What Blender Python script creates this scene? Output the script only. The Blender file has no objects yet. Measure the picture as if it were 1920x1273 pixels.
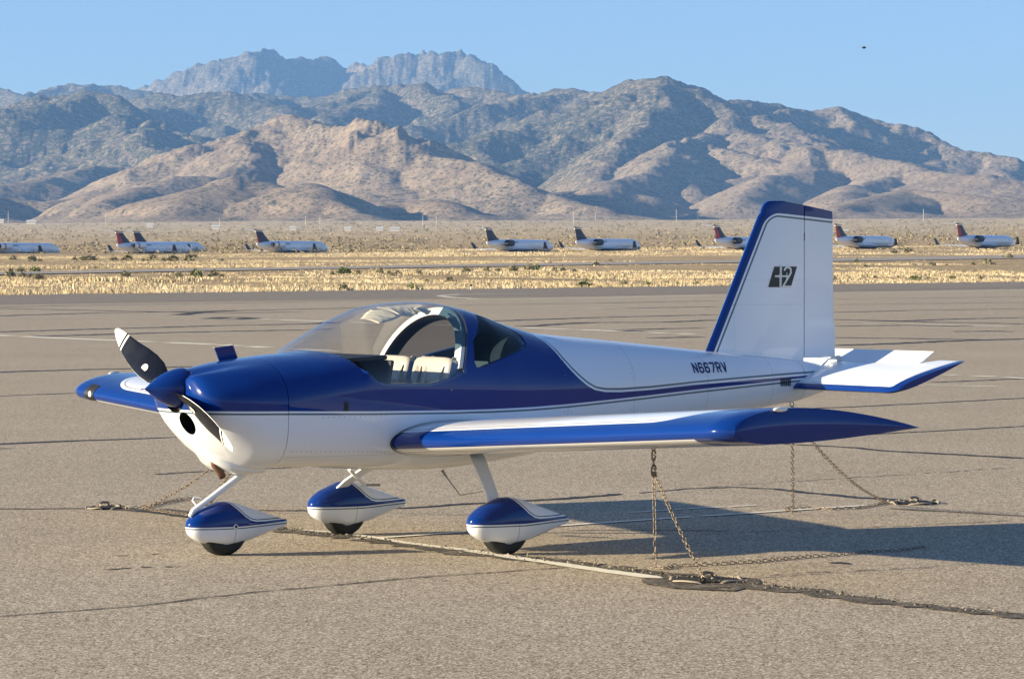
import bpy, bmesh, math, random
import numpy as np
from mathutils import Vector, Matrix

S = bpy.context.scene
COL = S.collection
rad = math.radians
# ------------------------------------------------------------------ camera
CX, CY, CZ = -10.77, -19.84, 1.90
YAW, PIT, FPX = rad(55.5), rad(-1.21), 6485.0
cd = bpy.data.cameras.new('camera')
cam = bpy.data.objects.new('camera', cd)
COL.objects.link(cam)
cam.location = (CX, CY, CZ)
cam.rotation_euler = (math.pi / 2 + PIT, 0, YAW - math.pi / 2)
cd.sensor_width = 36.0
cd.lens = FPX / 1920 * 36.0
cd.clip_start = 0.5
cd.clip_end = 60000
S.camera = cam
# ------------------------------------------------------------------ light
SUN_EL = rad(15.0)
R2 = np.array([math.sin(YAW), -math.cos(YAW)]); F2 = np.array([math.cos(YAW), math.sin(YAW)])
th = rad(11.5)
TRAVEL = R2 * math.cos(th) + F2 * math.sin(th)          # horizontal direction the sunlight travels
W = bpy.data.worlds.new('World'); S.world = W; W.use_nodes = True
wn, wl = W.node_tree.nodes, W.node_tree.links
sky = wn.new('ShaderNodeTexSky'); sky.sky_type = 'NISHITA'; sky.sun_disc = False
sky.sun_elevation = SUN_EL; sky.sun_rotation = math.atan2(-TRAVEL[0], -TRAVEL[1])
sky.altitude = 1400; sky.air_density = 1.0; sky.dust_density = 0.1; sky.ozone_density = 3.0
tint = wn.new('ShaderNodeMix'); tint.data_type = 'RGBA'; tint.blend_type = 'MULTIPLY'; tint.inputs[0].default_value = 1.0
wl.new(sky.outputs[0], tint.inputs[6]); tint.inputs[7].default_value = (0.97, 0.975, 1.12, 1)
wl.new(tint.outputs[2], wn['Background'].inputs[0])
wn['Background'].inputs[1].default_value = 0.052
sd = bpy.data.lights.new('sun', 'SUN'); sd.energy = 5.0; sd.angle = rad(0.53); sd.color = (1.0, 0.85, 0.60)
sun = bpy.data.objects.new('sun', sd); COL.objects.link(sun)
sun.location = (0, 0, 60)
sun.rotation_euler = Vector((-TRAVEL[0] * math.cos(SUN_EL), -TRAVEL[1] * math.cos(SUN_EL), math.sin(SUN_EL))).to_track_quat('Z', 'Y').to_euler()
S.view_settings.view_transform = 'Standard'; S.view_settings.look = 'None'
S.view_settings.exposure = 1.64; S.view_settings.gamma = 1.0
S.render.engine = 'CYCLES'
S.cycles.use_denoising = True
S.cycles.max_bounces = 8; S.cycles.transparent_max_bounces = 16; S.cycles.volume_bounces = 0
S.cycles.caustics_reflective = False; S.cycles.caustics_refractive = False

# ------------------------------------------------------------------ projection helpers
Cp = np.array([CX, CY, CZ])
Fv = np.array([math.cos(YAW) * math.cos(PIT), math.sin(YAW) * math.cos(PIT), math.sin(PIT)])
Rv = np.array([math.sin(YAW), -math.cos(YAW), 0.0]); Uv = np.cross(Rv, Fv)
def ray(u, v): return Fv + Rv * (u - 960) / FPX - Uv * (v - 636.5) / FPX
def gpt(u, v, z=0.0):
    r = ray(u, v); t = (z - CZ) / r[2]; P = Cp + r * t; return P
def aty(u, v, y):
    r = ray(u, v); t = (y - CY) / r[1]; return Cp + r * t
def lf(X, Y):                                           # lateral / forward metres from the camera -> world xy
    return CX + R2[0] * X + F2[0] * Y, CY + R2[1] * X + F2[1] * Y
def tolf(x, y):
    dx, dy = x - CX, y - CY
    return dx * R2[0] + dy * R2[1], dx * F2[0] + dy * F2[1]

# ------------------------------------------------------------------ object helpers
def tag(o, label=None, cat=None, group=None, kind=None):
    if label: o['label'] = label
    if cat: o['category'] = cat
    if group: o['group'] = group
    if kind: o['kind'] = kind
    return o
def empty(name, loc, label, cat, group=None, rz=0.0):
    o = bpy.data.objects.new(name, None); COL.objects.link(o); o.location = loc; o.rotation_euler = (0, 0, rz)
    o.empty_display_size = 0.2
    return tag(o, label, cat, group)
def link(name, me, mats, parent=None, keep=True):
    o = bpy.data.objects.new(name, me); COL.objects.link(o)
    for m in (mats if isinstance(mats, (list, tuple)) else [mats]): me.materials.append(m)
    if parent is not None:
        o.parent = parent
        if keep:
            p = parent; M = Matrix.Identity(4)
            chain = []
            while p is not None: chain.append(p); p = p.parent
            for q in reversed(chain):
                M = M @ q.matrix_parent_inverse @ Matrix.LocRotScale(q.location, q.rotation_euler, q.scale)
            o.matrix_parent_inverse = M.inverted()
    return o
class MB:
    """collects geometry for one mesh"""
    def __init__(s): s.v = []; s.f = []; s.m = []; s.sm = []
    def add(s, vs, fs, mi=0, sm=True):
        b = len(s.v); s.v += [tuple(map(float, p)) for p in vs]
        for f in fs: s.f.append([b + i for i in f]); s.m.append(mi); s.sm.append(sm)
    def grid(s, P, closed_u=False, closed_v=False, mi=0, sm=True, mif=None):
        n, m = len(P), len(P[0]); vs = [p for row in P for p in row]; fs = []; ms = []
        for i in range(n if closed_u else n - 1):
            for j in range(m if closed_v else m - 1):
                a, b = i, (i + 1) % n; c, d = j, (j + 1) % m
                fs.append([a * m + c, a * m + d, b * m + d, b * m + c]); ms.append(mif(i, j) if mif else mi)
        base = len(s.v); s.v += [tuple(map(float, p)) for p in vs]
        for f, k in zip(fs, ms): s.f.append([base + i for i in f]); s.m.append(k); s.sm.append(sm)
    def box(s, c, d, mi=0, rot=None, tap=1.0):
        vs = []
        for z in (-1, 1):
            k = tap if z > 0 else 1.0
            for x, y in ((-1, -1), (1, -1), (1, 1), (-1, 1)):
                p = Vector((x * d[0] / 2 * k, y * d[1] / 2 * k, z * d[2] / 2))
                if rot is not None: p = rot @ p
                vs.append((p[0] + c[0], p[1] + c[1], p[2] + c[2]))
        s.add(vs, [[3, 2, 1, 0], [4, 5, 6, 7], [0, 1, 5, 4], [1, 2, 6, 5], [2, 3, 7, 6], [3, 0, 4, 7]], mi, False)
    def tube(s, pts, r, n=8, mi=0, cap=True, sq=None):
        pts = [Vector(tuple(map(float, p))) for p in pts]; rs = r if isinstance(r, (list, tuple)) else [r] * len(pts)
        rings = []; up = None
        for i, p in enumerate(pts):
            t = (pts[min(i + 1, len(pts) - 1)] - pts[max(i - 1, 0)]).normalized()
            if up is None:
                up = Vector((0, 0, 1)) if abs(t.z) < .9 else Vector((1, 0, 0))
            a = t.cross(up).normalized(); b = a.cross(t).normalized(); up = b
            k = sq if sq else (1, 1)
            rings.append([p + (a * math.cos(2 * math.pi * j / n) * k[0] + b * math.sin(2 * math.pi * j / n) * k[1]) * rs[i] for j in range(n)])
        base = len(s.v); s.grid(rings, closed_v=True, mi=mi)
        if cap:
            s.f.append([base + j for j in range(n)][::1]); s.m.append(mi); s.sm.append(False)
            s.f.append([base + (len(pts) - 1) * n + j for j in range(n)][::-1]); s.m.append(mi); s.sm.append(False)
    def ball(s, c, r, mi=0, n=8, k=(1, 1, 1)):
        P = [[(c[0] + k[0] * r * math.sin(math.pi * i / n) * math.cos(2 * math.pi * j / (2 * n)), c[1] + k[1] * r * math.sin(math.pi * i / n) * math.sin(2 * math.pi * j / (2 * n)), c[2] + k[2] * r * math.cos(math.pi * i / n)) for j in range(2 * n)] for i in range(n + 1)]
        s.grid(P, closed_v=True, mi=mi)
    def prism(s, poly, axis, a, b, mi=0):
        """poly in the two other axes, extruded along axis from a to b"""
        def mk(p, h): return {'y': (p[0], h, p[1]), 'x': (h, p[0], p[1]), 'z': (p[0], p[1], h)}[axis]
        n = len(poly); vs = [mk(p, a) for p in poly] + [mk(p, b) for p in poly]
        s.add(vs, [[i, (i + 1) % n, n + (i + 1) % n, n + i] for i in range(n)] + [list(range(n))[::-1], [n + i for i in range(n)]], mi, False)
    def mesh(s, name, fix=True):
        me = bpy.data.meshes.new(name); me.from_pydata(s.v, [], s.f)
        me.polygons.foreach_set('material_index', s.m); me.polygons.foreach_set('use_smooth', s.sm)
        if fix:
            bm = bmesh.new(); bm.from_mesh(me); bmesh.ops.remove_doubles(bm, verts=bm.verts, dist=1e-5)
            bmesh.ops.recalc_face_normals(bm, faces=bm.faces); bm.to_mesh(me); bm.free()
        me.update(); return me
    def build(s, name, mats, parent=None, sharp=None, keep=True, fix=True):
        me = s.mesh(name, fix)
        if sharp: me.set_sharp_from_angle(angle=rad(sharp))
        return link(name, me, mats, parent, keep)
def bevel(o, w=0.004, seg=2):
    m = o.modifiers.new('bevel', 'BEVEL'); m.width = w; m.segments = seg; m.limit_method = 'ANGLE'; m.angle_limit = rad(40)
    return o
def apply_mods(o):
    dg = bpy.context.evaluated_depsgraph_get(); dg.update()
    me = bpy.data.meshes.new_from_object(o.evaluated_get(dg), depsgraph=dg)
    o.modifiers.clear(); o.data = me
def cut(o, tools, sharp=35):
    for t in tools:
        m = o.modifiers.new('b', 'BOOLEAN'); m.operation = 'DIFFERENCE'; m.solver = 'EXACT'; m.object = t
        try: m.material_mode = 'TRANSFER'
        except Exception: pass
    apply_mods(o)
    for t in tools: bpy.data.objects.remove(t)
    o.data.set_sharp_from_angle(angle=rad(sharp))
def copy_tree(o, parent=None):
    c = o.copy(); COL.objects.link(c)
    if parent is not None: c.parent = parent
    for ch in list(o.children): copy_tree(ch, c)
    return c

# ------------------------------------------------------------------ material helpers
class NT:
    def __init__(s, name):
        s.mat = bpy.data.materials.new(name); s.mat.use_nodes = True
        s.t = s.mat.node_tree; s.n = s.t.nodes; s.l = s.t.links; s.b = s.n['Principled BSDF']; s.out = s.n['Material Output']
    def put(s, sock, v):
        if isinstance(v, bpy.types.NodeSocket): s.l.new(v, sock)
        elif v is not None:
            if hasattr(sock, 'default_value') and sock.type == 'RGBA' and not isinstance(v, (int, float)) and len(v) == 3: v = (*v, 1)
            sock.default_value = v
    def m(s, op, a, b=None, c=None, clamp=False):
        n = s.n.new('ShaderNodeMath'); n.operation = op; n.use_clamp = clamp
        for i, v in enumerate((a, b, c)):
            if v is not None: s.put(n.inputs[i], v)
        return n.outputs[0]
    def mix(s, f, a, b):
        n = s.n.new('ShaderNodeMix'); n.data_type = 'RGBA'
        s.put(n.inputs[0], f); s.put(n.inputs[6], a); s.put(n.inputs[7], b); return n.outputs[2]
    def noise(s, scale, detail=3, rough=0.6, vec=None, dist=0.0):
        n = s.n.new('ShaderNodeTexNoise'); n.inputs['Scale'].default_value = scale; n.inputs['Detail'].default_value = detail
        n.inputs['Roughness'].default_value = rough; n.inputs['Distortion'].default_value = dist
        s.put(n.inputs['Vector'], vec if vec is not None else s.obj()); return n.outputs[0]
    def vor(s, scale, vec=None, feat='F1', out=0):
        n = s.n.new('ShaderNodeTexVoronoi'); n.feature = feat; n.inputs['Scale'].default_value = scale
        s.put(n.inputs['Vector'], vec if vec is not None else s.obj()); return n.outputs[out]
    def obj(s):
        if not hasattr(s, '_tc'): s._tc = s.n.new('ShaderNodeTexCoord')
        return s._tc.outputs['Object']
    def xyz(s, vec=None):
        n = s.n.new('ShaderNodeSeparateXYZ'); s.l.new(vec if vec is not None else s.obj(), n.inputs[0]); return n.outputs
    def scl(s, v, vec=None):
        n = s.n.new('ShaderNodeMapping'); n.inputs['Scale'].default_value = v; s.l.new(vec if vec is not None else s.obj(), n.inputs['Vector']); return n.outputs[0]
    def ramp(s, f, stops, interp='LINEAR'):
        n = s.n.new('ShaderNodeValToRGB'); n.color_ramp.interpolation = interp; s.put(n.inputs[0], f)
        el = n.color_ramp.elements
        while len(el) < len(stops): el.new(0.5)
        for e, (p, c) in zip(el, stops): e.position = p; e.color = (*c, 1) if not isinstance(c, (int, float)) else (c, c, c, 1)
        return n.outputs[0]
    def curve(s, xs, pts, x0, x1, y0, y1):
        n = s.n.new('ShaderNodeFloatCurve'); mp = n.mapping; cv = mp.curves[0]
        q = [((a - x0) / (x1 - x0), (b - y0) / (y1 - y0)) for a, b in pts]
        cv.points[0].location = q[0]; cv.points[-1].location = q[-1]
        for p in q[1:-1]: cv.points.new(*p)
        for p in cv.points: p.handle_type = 'VECTOR'
        mp.update()
        s.put(n.inputs['Value'], s.m('DIVIDE', s.m('SUBTRACT', xs, x0), x1 - x0, clamp=True))
        return s.m('MULTIPLY_ADD', n.outputs[0], y1 - y0, y0)
    def bump(s, h, strength=0.3, dist=0.01):
        n = s.n.new('ShaderNodeBump'); n.inputs['Strength'].default_value = strength; n.inputs['Distance'].default_value = dist
        s.put(n.inputs['Height'], h); s.l.new(n.outputs[0], s.b.inputs['Normal']); return n.outputs[0]
    def set(s, **k):
        for a, v in k.items(): s.put(s.b.inputs[a.replace('_', ' ')], v)
        return s.mat
def simple(name, col, rough=0.5, metal=0.0, coat=0.0, var=0.08, vs=8.0, bump=0.0, spec=0.5):
    n = NT(name); f = n.noise(vs, 4)
    c = n.mix(f, tuple(x * (1 - var) for x in col), tuple(min(1, x * (1 + var)) for x in col))
    n.set(Base_Color=c, Roughness=n.m('MULTIPLY_ADD', f, 0.12, rough - 0.06), Metallic=metal, Coat_Weight=coat, Coat_Roughness=0.04)
    n.b.inputs['Specular IOR Level'].default_value = spec
    if bump: n.bump(n.noise(vs * 6, 3), bump, 0.004)
    return n.mat
BLUE = (0.0001, 0.025, 0.175); WHITE = (0.77, 0.80, 0.84); GREY = (0.10, 0.14, 0.17)
def paint(n, col, coat=0.60, spec=0.08):
    n.b.inputs['Specular IOR Level'].default_value = spec
    d = n.noise(2.3, 4, 0.55)
    col = n.mix(n.m('MULTIPLY', d, 0.012), col, (0.35, 0.33, 0.30))
    n.set(Base_Color=col, Roughness=n.m('MULTIPLY_ADD', n.noise(5, 3), 0.10, 0.16), Coat_Weight=coat, Coat_Roughness=0.02)
    n.bump(n.noise(1.8, 2), 0.10, 0.01)
    return n.mat
def solid_paint(name, c):
    n = NT(name)
    return paint(n, n.mix(n.m('MULTIPLY', n.noise(11, 2), 0.004), c, (0.5, 0.5, 0.5)))
M = {}
M['blue'] = solid_paint('blue_paint', BLUE)
M['white'] = solid_paint('white_paint', WHITE)
M['tyre'] = simple('tyre_rubber', (0.012, 0.012, 0.012), 0.7, bump=0.2, vs=30)
M['steel'] = simple('bare_steel', (0.35, 0.33, 0.31), 0.42, 0.9, vs=40, var=0.3)
M['rust'] = simple('rusty_chain', (0.24, 0.195, 0.145), 0.5, 0.75, vs=60, var=0.5, bump=0.2)
M['black'] = simple('matt_black', (0.008, 0.008, 0.008), 0.6)
M['cavity'] = simple('dark_cavity', (0.004, 0.004, 0.004), 0.9)
M['interior'] = simple('cabin_interior', (0.03, 0.085, 0.12), 0.7, vs=12)
M['leather'] = simple('cream_leather', (0.50, 0.46, 0.38), 0.42, vs=14, bump=0.15)
M['leatherside'] = simple('blue_leather', (0.06, 0.11, 0.25), 0.5, vs=14, bump=0.15)
M['belt'] = simple('belt_webbing', (0.42, 0.38, 0.32), 0.8, vs=90, var=0.3)
M['beltdark'] = simple('belt_dark', (0.06, 0.05, 0.05), 0.8, vs=90, var=0.3)
M['cloth'] = simple('sunshade_cloth', (0.66, 0.62, 0.50), 0.9, vs=25, bump=0.3)
M['exhaust'] = simple('exhaust_pipe', (0.20, 0.11, 0.07), 0.5, 0.6, vs=30, var=0.4)
M['logo'] = simple('black_vinyl', (0.006, 0.006, 0.008), 0.3, vs=20)
M['navy'] = simple('navy_lettering', (0.01, 0.008, 0.09), 0.35, vs=20)
M['red'] = simple('red_print', (0.35, 0.04, 0.03), 0.5, vs=20)
M['lens'] = simple('lamp_lens', (0.75, 0.75, 0.70), 0.08, 0.0, 1.0, vs=30)
def glass(name, tint, ior=1.5, base=0.0, rough=0.01):
    n = NT(name); n.n.remove(n.b)
    tr = n.n.new('ShaderNodeBsdfTransparent'); gl = n.n.new('ShaderNodeBsdfGlossy'); mx = n.n.new('ShaderNodeMixShader'); fr = n.n.new('ShaderNodeFresnel')
    f = n.noise(3.0, 3); ge = n.n.new('ShaderNodeNewGeometry')
    n.l.new(n.m('MULTIPLY_ADD', ge.outputs['Backfacing'], 1 / ior - ior, ior), fr.inputs[0])
    n.put(tr.inputs[0], n.mix(f, tuple(x * 0.97 for x in tint), tint)); n.put(gl.inputs['Roughness'], n.m('MULTIPLY_ADD', f, 0.015, rough))
    n.l.new(n.m('ADD', fr.outputs[0], base), mx.inputs[0]); n.l.new(tr.outputs[0], mx.inputs[1]); n.l.new(gl.outputs[0], mx.inputs[2])
    n.l.new(mx.outputs[0], n.out.inputs[0]); return n.mat
M['glass'] = glass('canopy_glass', (0.93, 0.935, 0.93), 1.48, 0.02)
M['darkglass'] = glass('tinted_glass', (0.42, 0.42, 0.43), 1.4)

# ------------------------------------------------------------------ numpy noise
def _h(ix, iy, s):
    n = (ix * 374761393 + iy * 668265263 + s * 2246822519) & 0xFFFFFFFF
    n = ((n ^ (n >> 13)) * 1274126177) & 0xFFFFFFFF
    return ((n ^ (n >> 16)) & 0xFFFFFF) / float(0x1000000)
def vnoise(x, y, s=0):
    ix = np.floor(x).astype(np.int64); iy = np.floor(y).astype(np.int64); fx = x - ix; fy = y - iy
    fx = fx * fx * fx * (fx * (fx * 6 - 15) + 10); fy = fy * fy * fy * (fy * (fy * 6 - 15) + 10)
    a = _h(ix, iy, s); b = _h(ix + 1, iy, s); c = _h(ix, iy + 1, s); d = _h(ix + 1, iy + 1, s)
    return (a + (b - a) * fx) * (1 - fy) + (c + (d - c) * fx) * fy
def fbm(x, y, s=0, o=5, g=0.5, ridged=False):
    r = 0; a = 1; t = 0
    for k in range(o):
        n = vnoise(x * 2 ** k + 17.3 * k, y * 2 ** k - 9.1 * k, s + k)
        if ridged: n = 1 - abs(2 * n - 1)
        r = r + a * n; t += a; a *= g
    return r / t

# ------------------------------------------------------------------ ground levels
def edge_d(k):
    k = np.clip(k, -0.3, 0.2); tau = (k * 228 + 33) / (96 - 197 * k); return 228 + 197 * tau
ZB = lambda vv, D: CZ + (499 - vv) / FPX * D
def ground_z(X, Y):
    """X lateral, Y forward (m). zero on the ramp, then gently rising desert"""
    Y = np.maximum(Y, 1.0); k = np.clip(X / Y, -0.3, 0.3); s = (k + 0.148) / 0.296
    De = edge_d(k); Dc = 815 - 60 * s; Zc = 4.6 + 1.25 * s; vb = 418 - 10 * s
    Z35 = ZB(vb, 3500.0)
    z = np.where(Y < De, 0.0, np.where(Y < Dc, Zc * (Y - De) / np.maximum(Dc - De, 1), 0.0))
    t = np.clip((Y - Dc) / (3500 - Dc), 0, 1)
    g0 = Zc / np.maximum(Dc - De, 1) * 0.9
    far = Zc + (Z35 - Zc) * (0.75 * t + 0.25 * t * t)
    z = np.where(Y >= Dc, far, z)
    v2 = vb - 14 * np.clip((Y - 3500) / 6000, 0, 1)
    return np.where(Y > 3500, ZB(v2, Y), z)

def grid_mesh(name, X, Y, Z, mats, kind='structure', attr=None):
    nr, nc = X.shape
    wx, wy = lf(X, Y); co = np.stack([wx, wy, Z], -1).reshape(-1, 3).astype(np.float32)
    idx = np.arange(nr * nc).reshape(nr, nc)
    q = np.stack([idx[:-1, :-1], idx[:-1, 1:], idx[1:, 1:], idx[1:, :-1]], -1).reshape(-1, 4).astype(np.int32)
    me = bpy.data.meshes.new(name); me.vertices.add(len(co)); me.vertices.foreach_set('co', co.ravel())
    me.loops.add(q.size); me.loops.foreach_set('vertex_index', q.ravel()); me.polygons.add(len(q))
    me.polygons.foreach_set('loop_start', np.arange(0, q.size, 4, dtype=np.int32))
    me.polygons.foreach_set('loop_total', np.full(len(q), 4, np.int32))
    me.polygons.foreach_set('use_smooth', np.ones(len(q), bool))
    if attr is not None:
        for nm, a in attr.items():
            at = me.attributes.new(nm, 'FLOAT', 'POINT'); at.data.foreach_set('value', a.reshape(-1).astype(np.float32))
    me.update(); me.validate()
    o = link(name, me, mats); tag(o, kind=kind); return o

# desert floor: fan of rows out to the foot of the hills, one sheet
n = NT('desert_ground')
big = n.noise(0.012, 5, 0.6); mid = n.noise(0.12, 5, 0.65); fine = n.noise(1.6, 5, 0.75)
X3, Y3 = n.scl((0.35, 0.35, 1)), None
c = n.mix(n.ramp(big, [(0.35, 0), (0.65, 1)]), (0.34, 0.235, 0.125), (0.43, 0.315, 0.175))
c = n.mix(n.ramp(mid, [(0.35, 0), (0.7, 1)]), c, (0.52, 0.40, 0.22))
c = n.mix(n.ramp(n.noise(0.06, 6, 0.75), [(0.50, 0), (0.66, 0.75)]), c, (0.25, 0.17, 0.10))
c = n.mix(n.ramp(fine, [(0.42, 0.0), (0.62, 0.7)]), c, (0.20, 0.155, 0.09))
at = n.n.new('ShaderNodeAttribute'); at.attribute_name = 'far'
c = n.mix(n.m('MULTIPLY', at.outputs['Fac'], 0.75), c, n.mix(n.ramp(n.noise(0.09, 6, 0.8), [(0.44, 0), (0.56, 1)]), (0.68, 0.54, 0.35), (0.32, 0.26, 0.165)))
n.set(Base_Color=c, Roughness=0.95); n.b.inputs['Specular IOR Level'].default_value = 0.1
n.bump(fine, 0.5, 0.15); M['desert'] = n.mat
ks = np.concatenate([np.linspace(-3.0, -0.3, 14), np.linspace(-0.28, 0.28, 200), np.linspace(0.3, 3.0, 14)])
ds = np.concatenate([[-400, -100, 0.5, 20, 60, 100, 130], np.geomspace(150, 3500, 330)])
K, D = np.meshgrid(ks, ds); Xg = K * np.maximum(D, 60) ; Yg = D
Zg = ground_z(Xg, Yg)
Xw, Yw = Xg, Yg
De = edge_d(np.clip(K, -0.3, 0.2)); amp = np.clip((Yg - De - 3) / 60, 0, 1)
s_ = (np.clip(K, -.3, .3) + 0.148) / 0.296; Yt_ = 352 + 215 * s_ + 40 * s_ * s_ + 13
amp = amp * np.clip(np.abs(Yg - Yt_) / 30 - 0.7, 0, 1)
Zg = Zg + amp * ((fbm(Xg / 28, Yg / 22, 3, 5) - 0.5) * 0.9 + (fbm(Xg / 140, Yg / 120, 9, 3) - 0.5) * np.clip(Yg / 700, 0, 3.0)) - np.where(Yg < De + 2, 0.03, 0)
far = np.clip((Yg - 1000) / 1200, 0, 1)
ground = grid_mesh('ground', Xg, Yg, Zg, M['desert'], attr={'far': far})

# asphalt ramp
def asphalt(name, a, b, dark=(0.07, 0.055, 0.042), light=(0.62, 0.53, 0.42)):
    n = NT(name)
    v1 = n.vor(95.0, out=1); sp = n.xyz(v1)[0]
    fn = n.noise(150, 2, 0.8); big = n.noise(0.18, 5, 0.6); mid = n.noise(1.4, 5, 0.6)
    c = n.mix(n.ramp(big, [(0.3, 0), (0.7, 1)]), a, b)
    c = n.mix(n.ramp(mid, [(0.35, 0.22), (0.55, 0)]), c, tuple(x * 0.75 for x in a))
    c = n.mix(n.ramp(sp, [(0.74, 0.0), (0.90, 0.85)]), c, light)
    c = n.mix(n.ramp(sp, [(0.12, 0.9), (0.32, 0.0)]), c, dark)
    c = n.mix(n.ramp(fn, [(0.30, 0.6), (0.5, 0.0)]), c, dark)
    st = n.noise(0.55, 4, 0.7, vec=n.scl((0.3, 1, 1)))
    c = n.mix(n.ramp(st, [(0.66, 0), (0.74, 0.35)]), c, (0.10, 0.085, 0.065))
    n.set(Base_Color=c, Roughness=0.9); n.b.inputs['Specular IOR Level'].default_value = 0.15
    n.bump(n.m('ADD', sp, fn), 0.35, 0.004); return n.mat
def tar(name, a, b):
    n = NT(name); f = n.noise(22, 5, .8); g = n.noise(4, 4, .7); v = n.xyz(n.vor(70, out=1))[0]
    c = n.mix(n.ramp(f, [(.4, 0), (.6, 1)]), a, b); c = n.mix(n.ramp(g, [(.5, 0), (.62, .6)]), c, (.20, .17, .125)); c = n.mix(n.ramp(v, [(.85, 0), (.95, .7)]), c, (.36, .31, .24))
    n.set(Base_Color=c, Roughness=.9); n.bump(n.m('ADD', f, v), .8, .01); return n.mat
M['ramp'] = asphalt('ramp_asphalt', (0.372, 0.308, 0.220), (0.442, 0.372, 0.272), (0.07, 0.055, 0.04), (0.80, 0.69, 0.53))
M['taxi'] = asphalt('taxiway_asphalt', (0.20, 0.175, 0.145), (0.24, 0.21, 0.17))
def flat(name, pts, z, mat, label=None, kind='structure'):
    mb = MB(); mb.add([(x, y, z) for x, y in pts], [list(range(len(pts)))], 0, False)
    o = mb.build(name, mat, fix=False)
    if o.data.polygons[0].normal.z < 0: o.data.flip_normals()
    return tag(o, kind=kind)
# rows of the ramp polygon: along the edge line and far behind the camera
e0 = (-33 - 96 * 1.8, 228 - 197 * 1.8); e1 = (-33 + 96 * 1.42, 228 + 197 * 1.42)
flat('ramp', [lf(*e0), lf(*e1), lf(260, 350), lf(420, -250), lf(-300, -300)], 0.0, M['ramp'])
# darker taxiway strip along the far edge of the ramp
def edgepts(u0, v0, u1, v1, n=2):
    return [tuple(gpt(u0 + (u1 - u0) * i / (n - 1), v0 + (v1 - v0) * i / (n - 1))[:2]) for i in range(n)]
a = edgepts(-200, 556, 2000, 527.3); b = edgepts(-200, 575, 2000, 541)
flat('taxiway', [a[0], a[1], b[1], b[0]], 0.0025, M['taxi'])
# distant taxiway through the dry grass
mb = MB(); top = []; bot = []
for i in range(60):
    k = -0.17 + 0.34 * i / 59; s = (k + 0.148) / 0.296
    for lst, dd in ((bot, 0), (top, 26)):
        Yd = 352 + 215 * s + 40 * s * s + dd * (1 + 0.6 * s); x, y = lf(k * Yd, Yd)
        zz = float(ground_z(np.array(k * Yd), np.array(Yd))); lst.append((x, y, zz + 0.10))
mb.grid([bot, top]); M['strip'] = simple('old_asphalt', (0.27, 0.235, 0.20), 0.9, vs=0.3, var=0.2)
tag(mb.build('far_taxiway', M['strip'], fix=False), kind='structure')

# ------------------------------------------------------------------ mountains
rng = random.Random(11)
ridges = []      # (pts [(X,Y,h)], slope)
def crest(pts, slope=0.5, spur=True, sp_len=1.0, step=55, jit=1.0, ds=0.24):
    P = [np.array([(u - 960) / FPX * D, D, CZ + (499 - v) / FPX * D]) for u, v, D in pts]
    # densify with a little wander in depth
    ridges.append((P, slope))
    if not spur: return
    L = [(pts[i], pts[i + 1]) for i in range(len(pts) - 1)]; acc = rng.uniform(0, step)
    for a, b in L:
        d = abs(b[0] - a[0]);
        while acc < d:
            f = acc / d; u = a[0] + (b[0] - a[0]) * f; v = a[1] + (b[1] - a[1]) * f; D = a[2] + (b[2] - a[2]) * f
            p = np.array([(u - 960) / FPX * D, D, CZ + (499 - v) / FPX * D]); spurline(p, slope, sp_len, ds); acc += step * rng.uniform(0.7, 1.4)
        acc -= d
def spurline(p, slope, sp_len, ds, dirx=None, lvl=0):
    base = float(ground_z(np.array(p[0]), np.array(p[1]))); H = p[2] - base
    if H < 25: return
    Ltot = H / ds * sp_len; nseg = 7; dx = rng.uniform(-0.75, 0.55) if dirx is None else dirx
    q = p.copy(); line = [q.copy()]
    for i in range(nseg):
        st = Ltot / nseg; dx += rng.uniform(-0.35, 0.35); dx = max(-1.1, min(1.1, dx)); nn = math.hypot(dx, 1)
        drop = H / nseg * sp_len * rng.choice([0.5, 0.8, 1.1, 1.5])
        q = q + np.array([dx / nn * st, -1 / nn * st, 0]); q[2] = q[2] - drop
        if q[2] < base: break
        line.append(q.copy())
        if lvl == 0 and 0 < i < 6 and rng.random() < 0.75: spurline(q, slope * 1.1, 0.8, ds * 1.35, dirx=dx + rng.choice([-1, 1]) * rng.uniform(0.7, 1.3), lvl=1)
    if len(line) > 1: ridges.append((line, slope))
# skyline and nearer crests, each at its own distance
crest([(250, 180, 14200), (290, 165, 14000), (340, 148, 13700), (358, 128, 13500), (375, 131, 13400), (407, 114, 13200), (422, 125, 13200), (440, 105, 13000), (467, 97, 13000), (500, 100, 13100), (522, 111, 13100), (560, 113, 13200), (582, 121, 13300), (601, 111, 13300), (622, 123, 13300), (650, 131, 13300), (680, 118, 13100), (715, 103, 13000), (730, 96, 13000), (745, 93, 13000), (765, 99, 13000), (795, 100, 13000), (820, 103, 12900), (845, 99, 12900), (870, 98, 12900), (895, 106, 12900), (920, 128, 12900), (960, 152, 12800), (1010, 186, 12700)], 0.75, step=42, ds=0.42, sp_len=0.7)
crest([(-120, 150, 10500), (0, 166, 10300), (60, 181, 10000), (120, 205, 9700)], 0.56)
crest([(60, 195, 10800), (90, 171, 10700), (130, 160, 10600), (200, 162, 10600), (265, 168, 10500), (300, 186, 10500), (340, 205, 10300)], 0.56, ds=0.34)
crest([(-80, 240, 7000), (0, 206, 7100), (60, 185, 7200), (110, 173, 7200), (160, 182, 7100), (220, 201, 7000), (290, 232, 6800), (340, 262, 6600)], 0.54)
crest([(230, 203, 8400), (290, 186, 8300), (350, 178, 8200), (420, 178, 8200), (480, 191, 8100), (530, 212, 8000), (580, 240, 7800)], 0.54)
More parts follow.
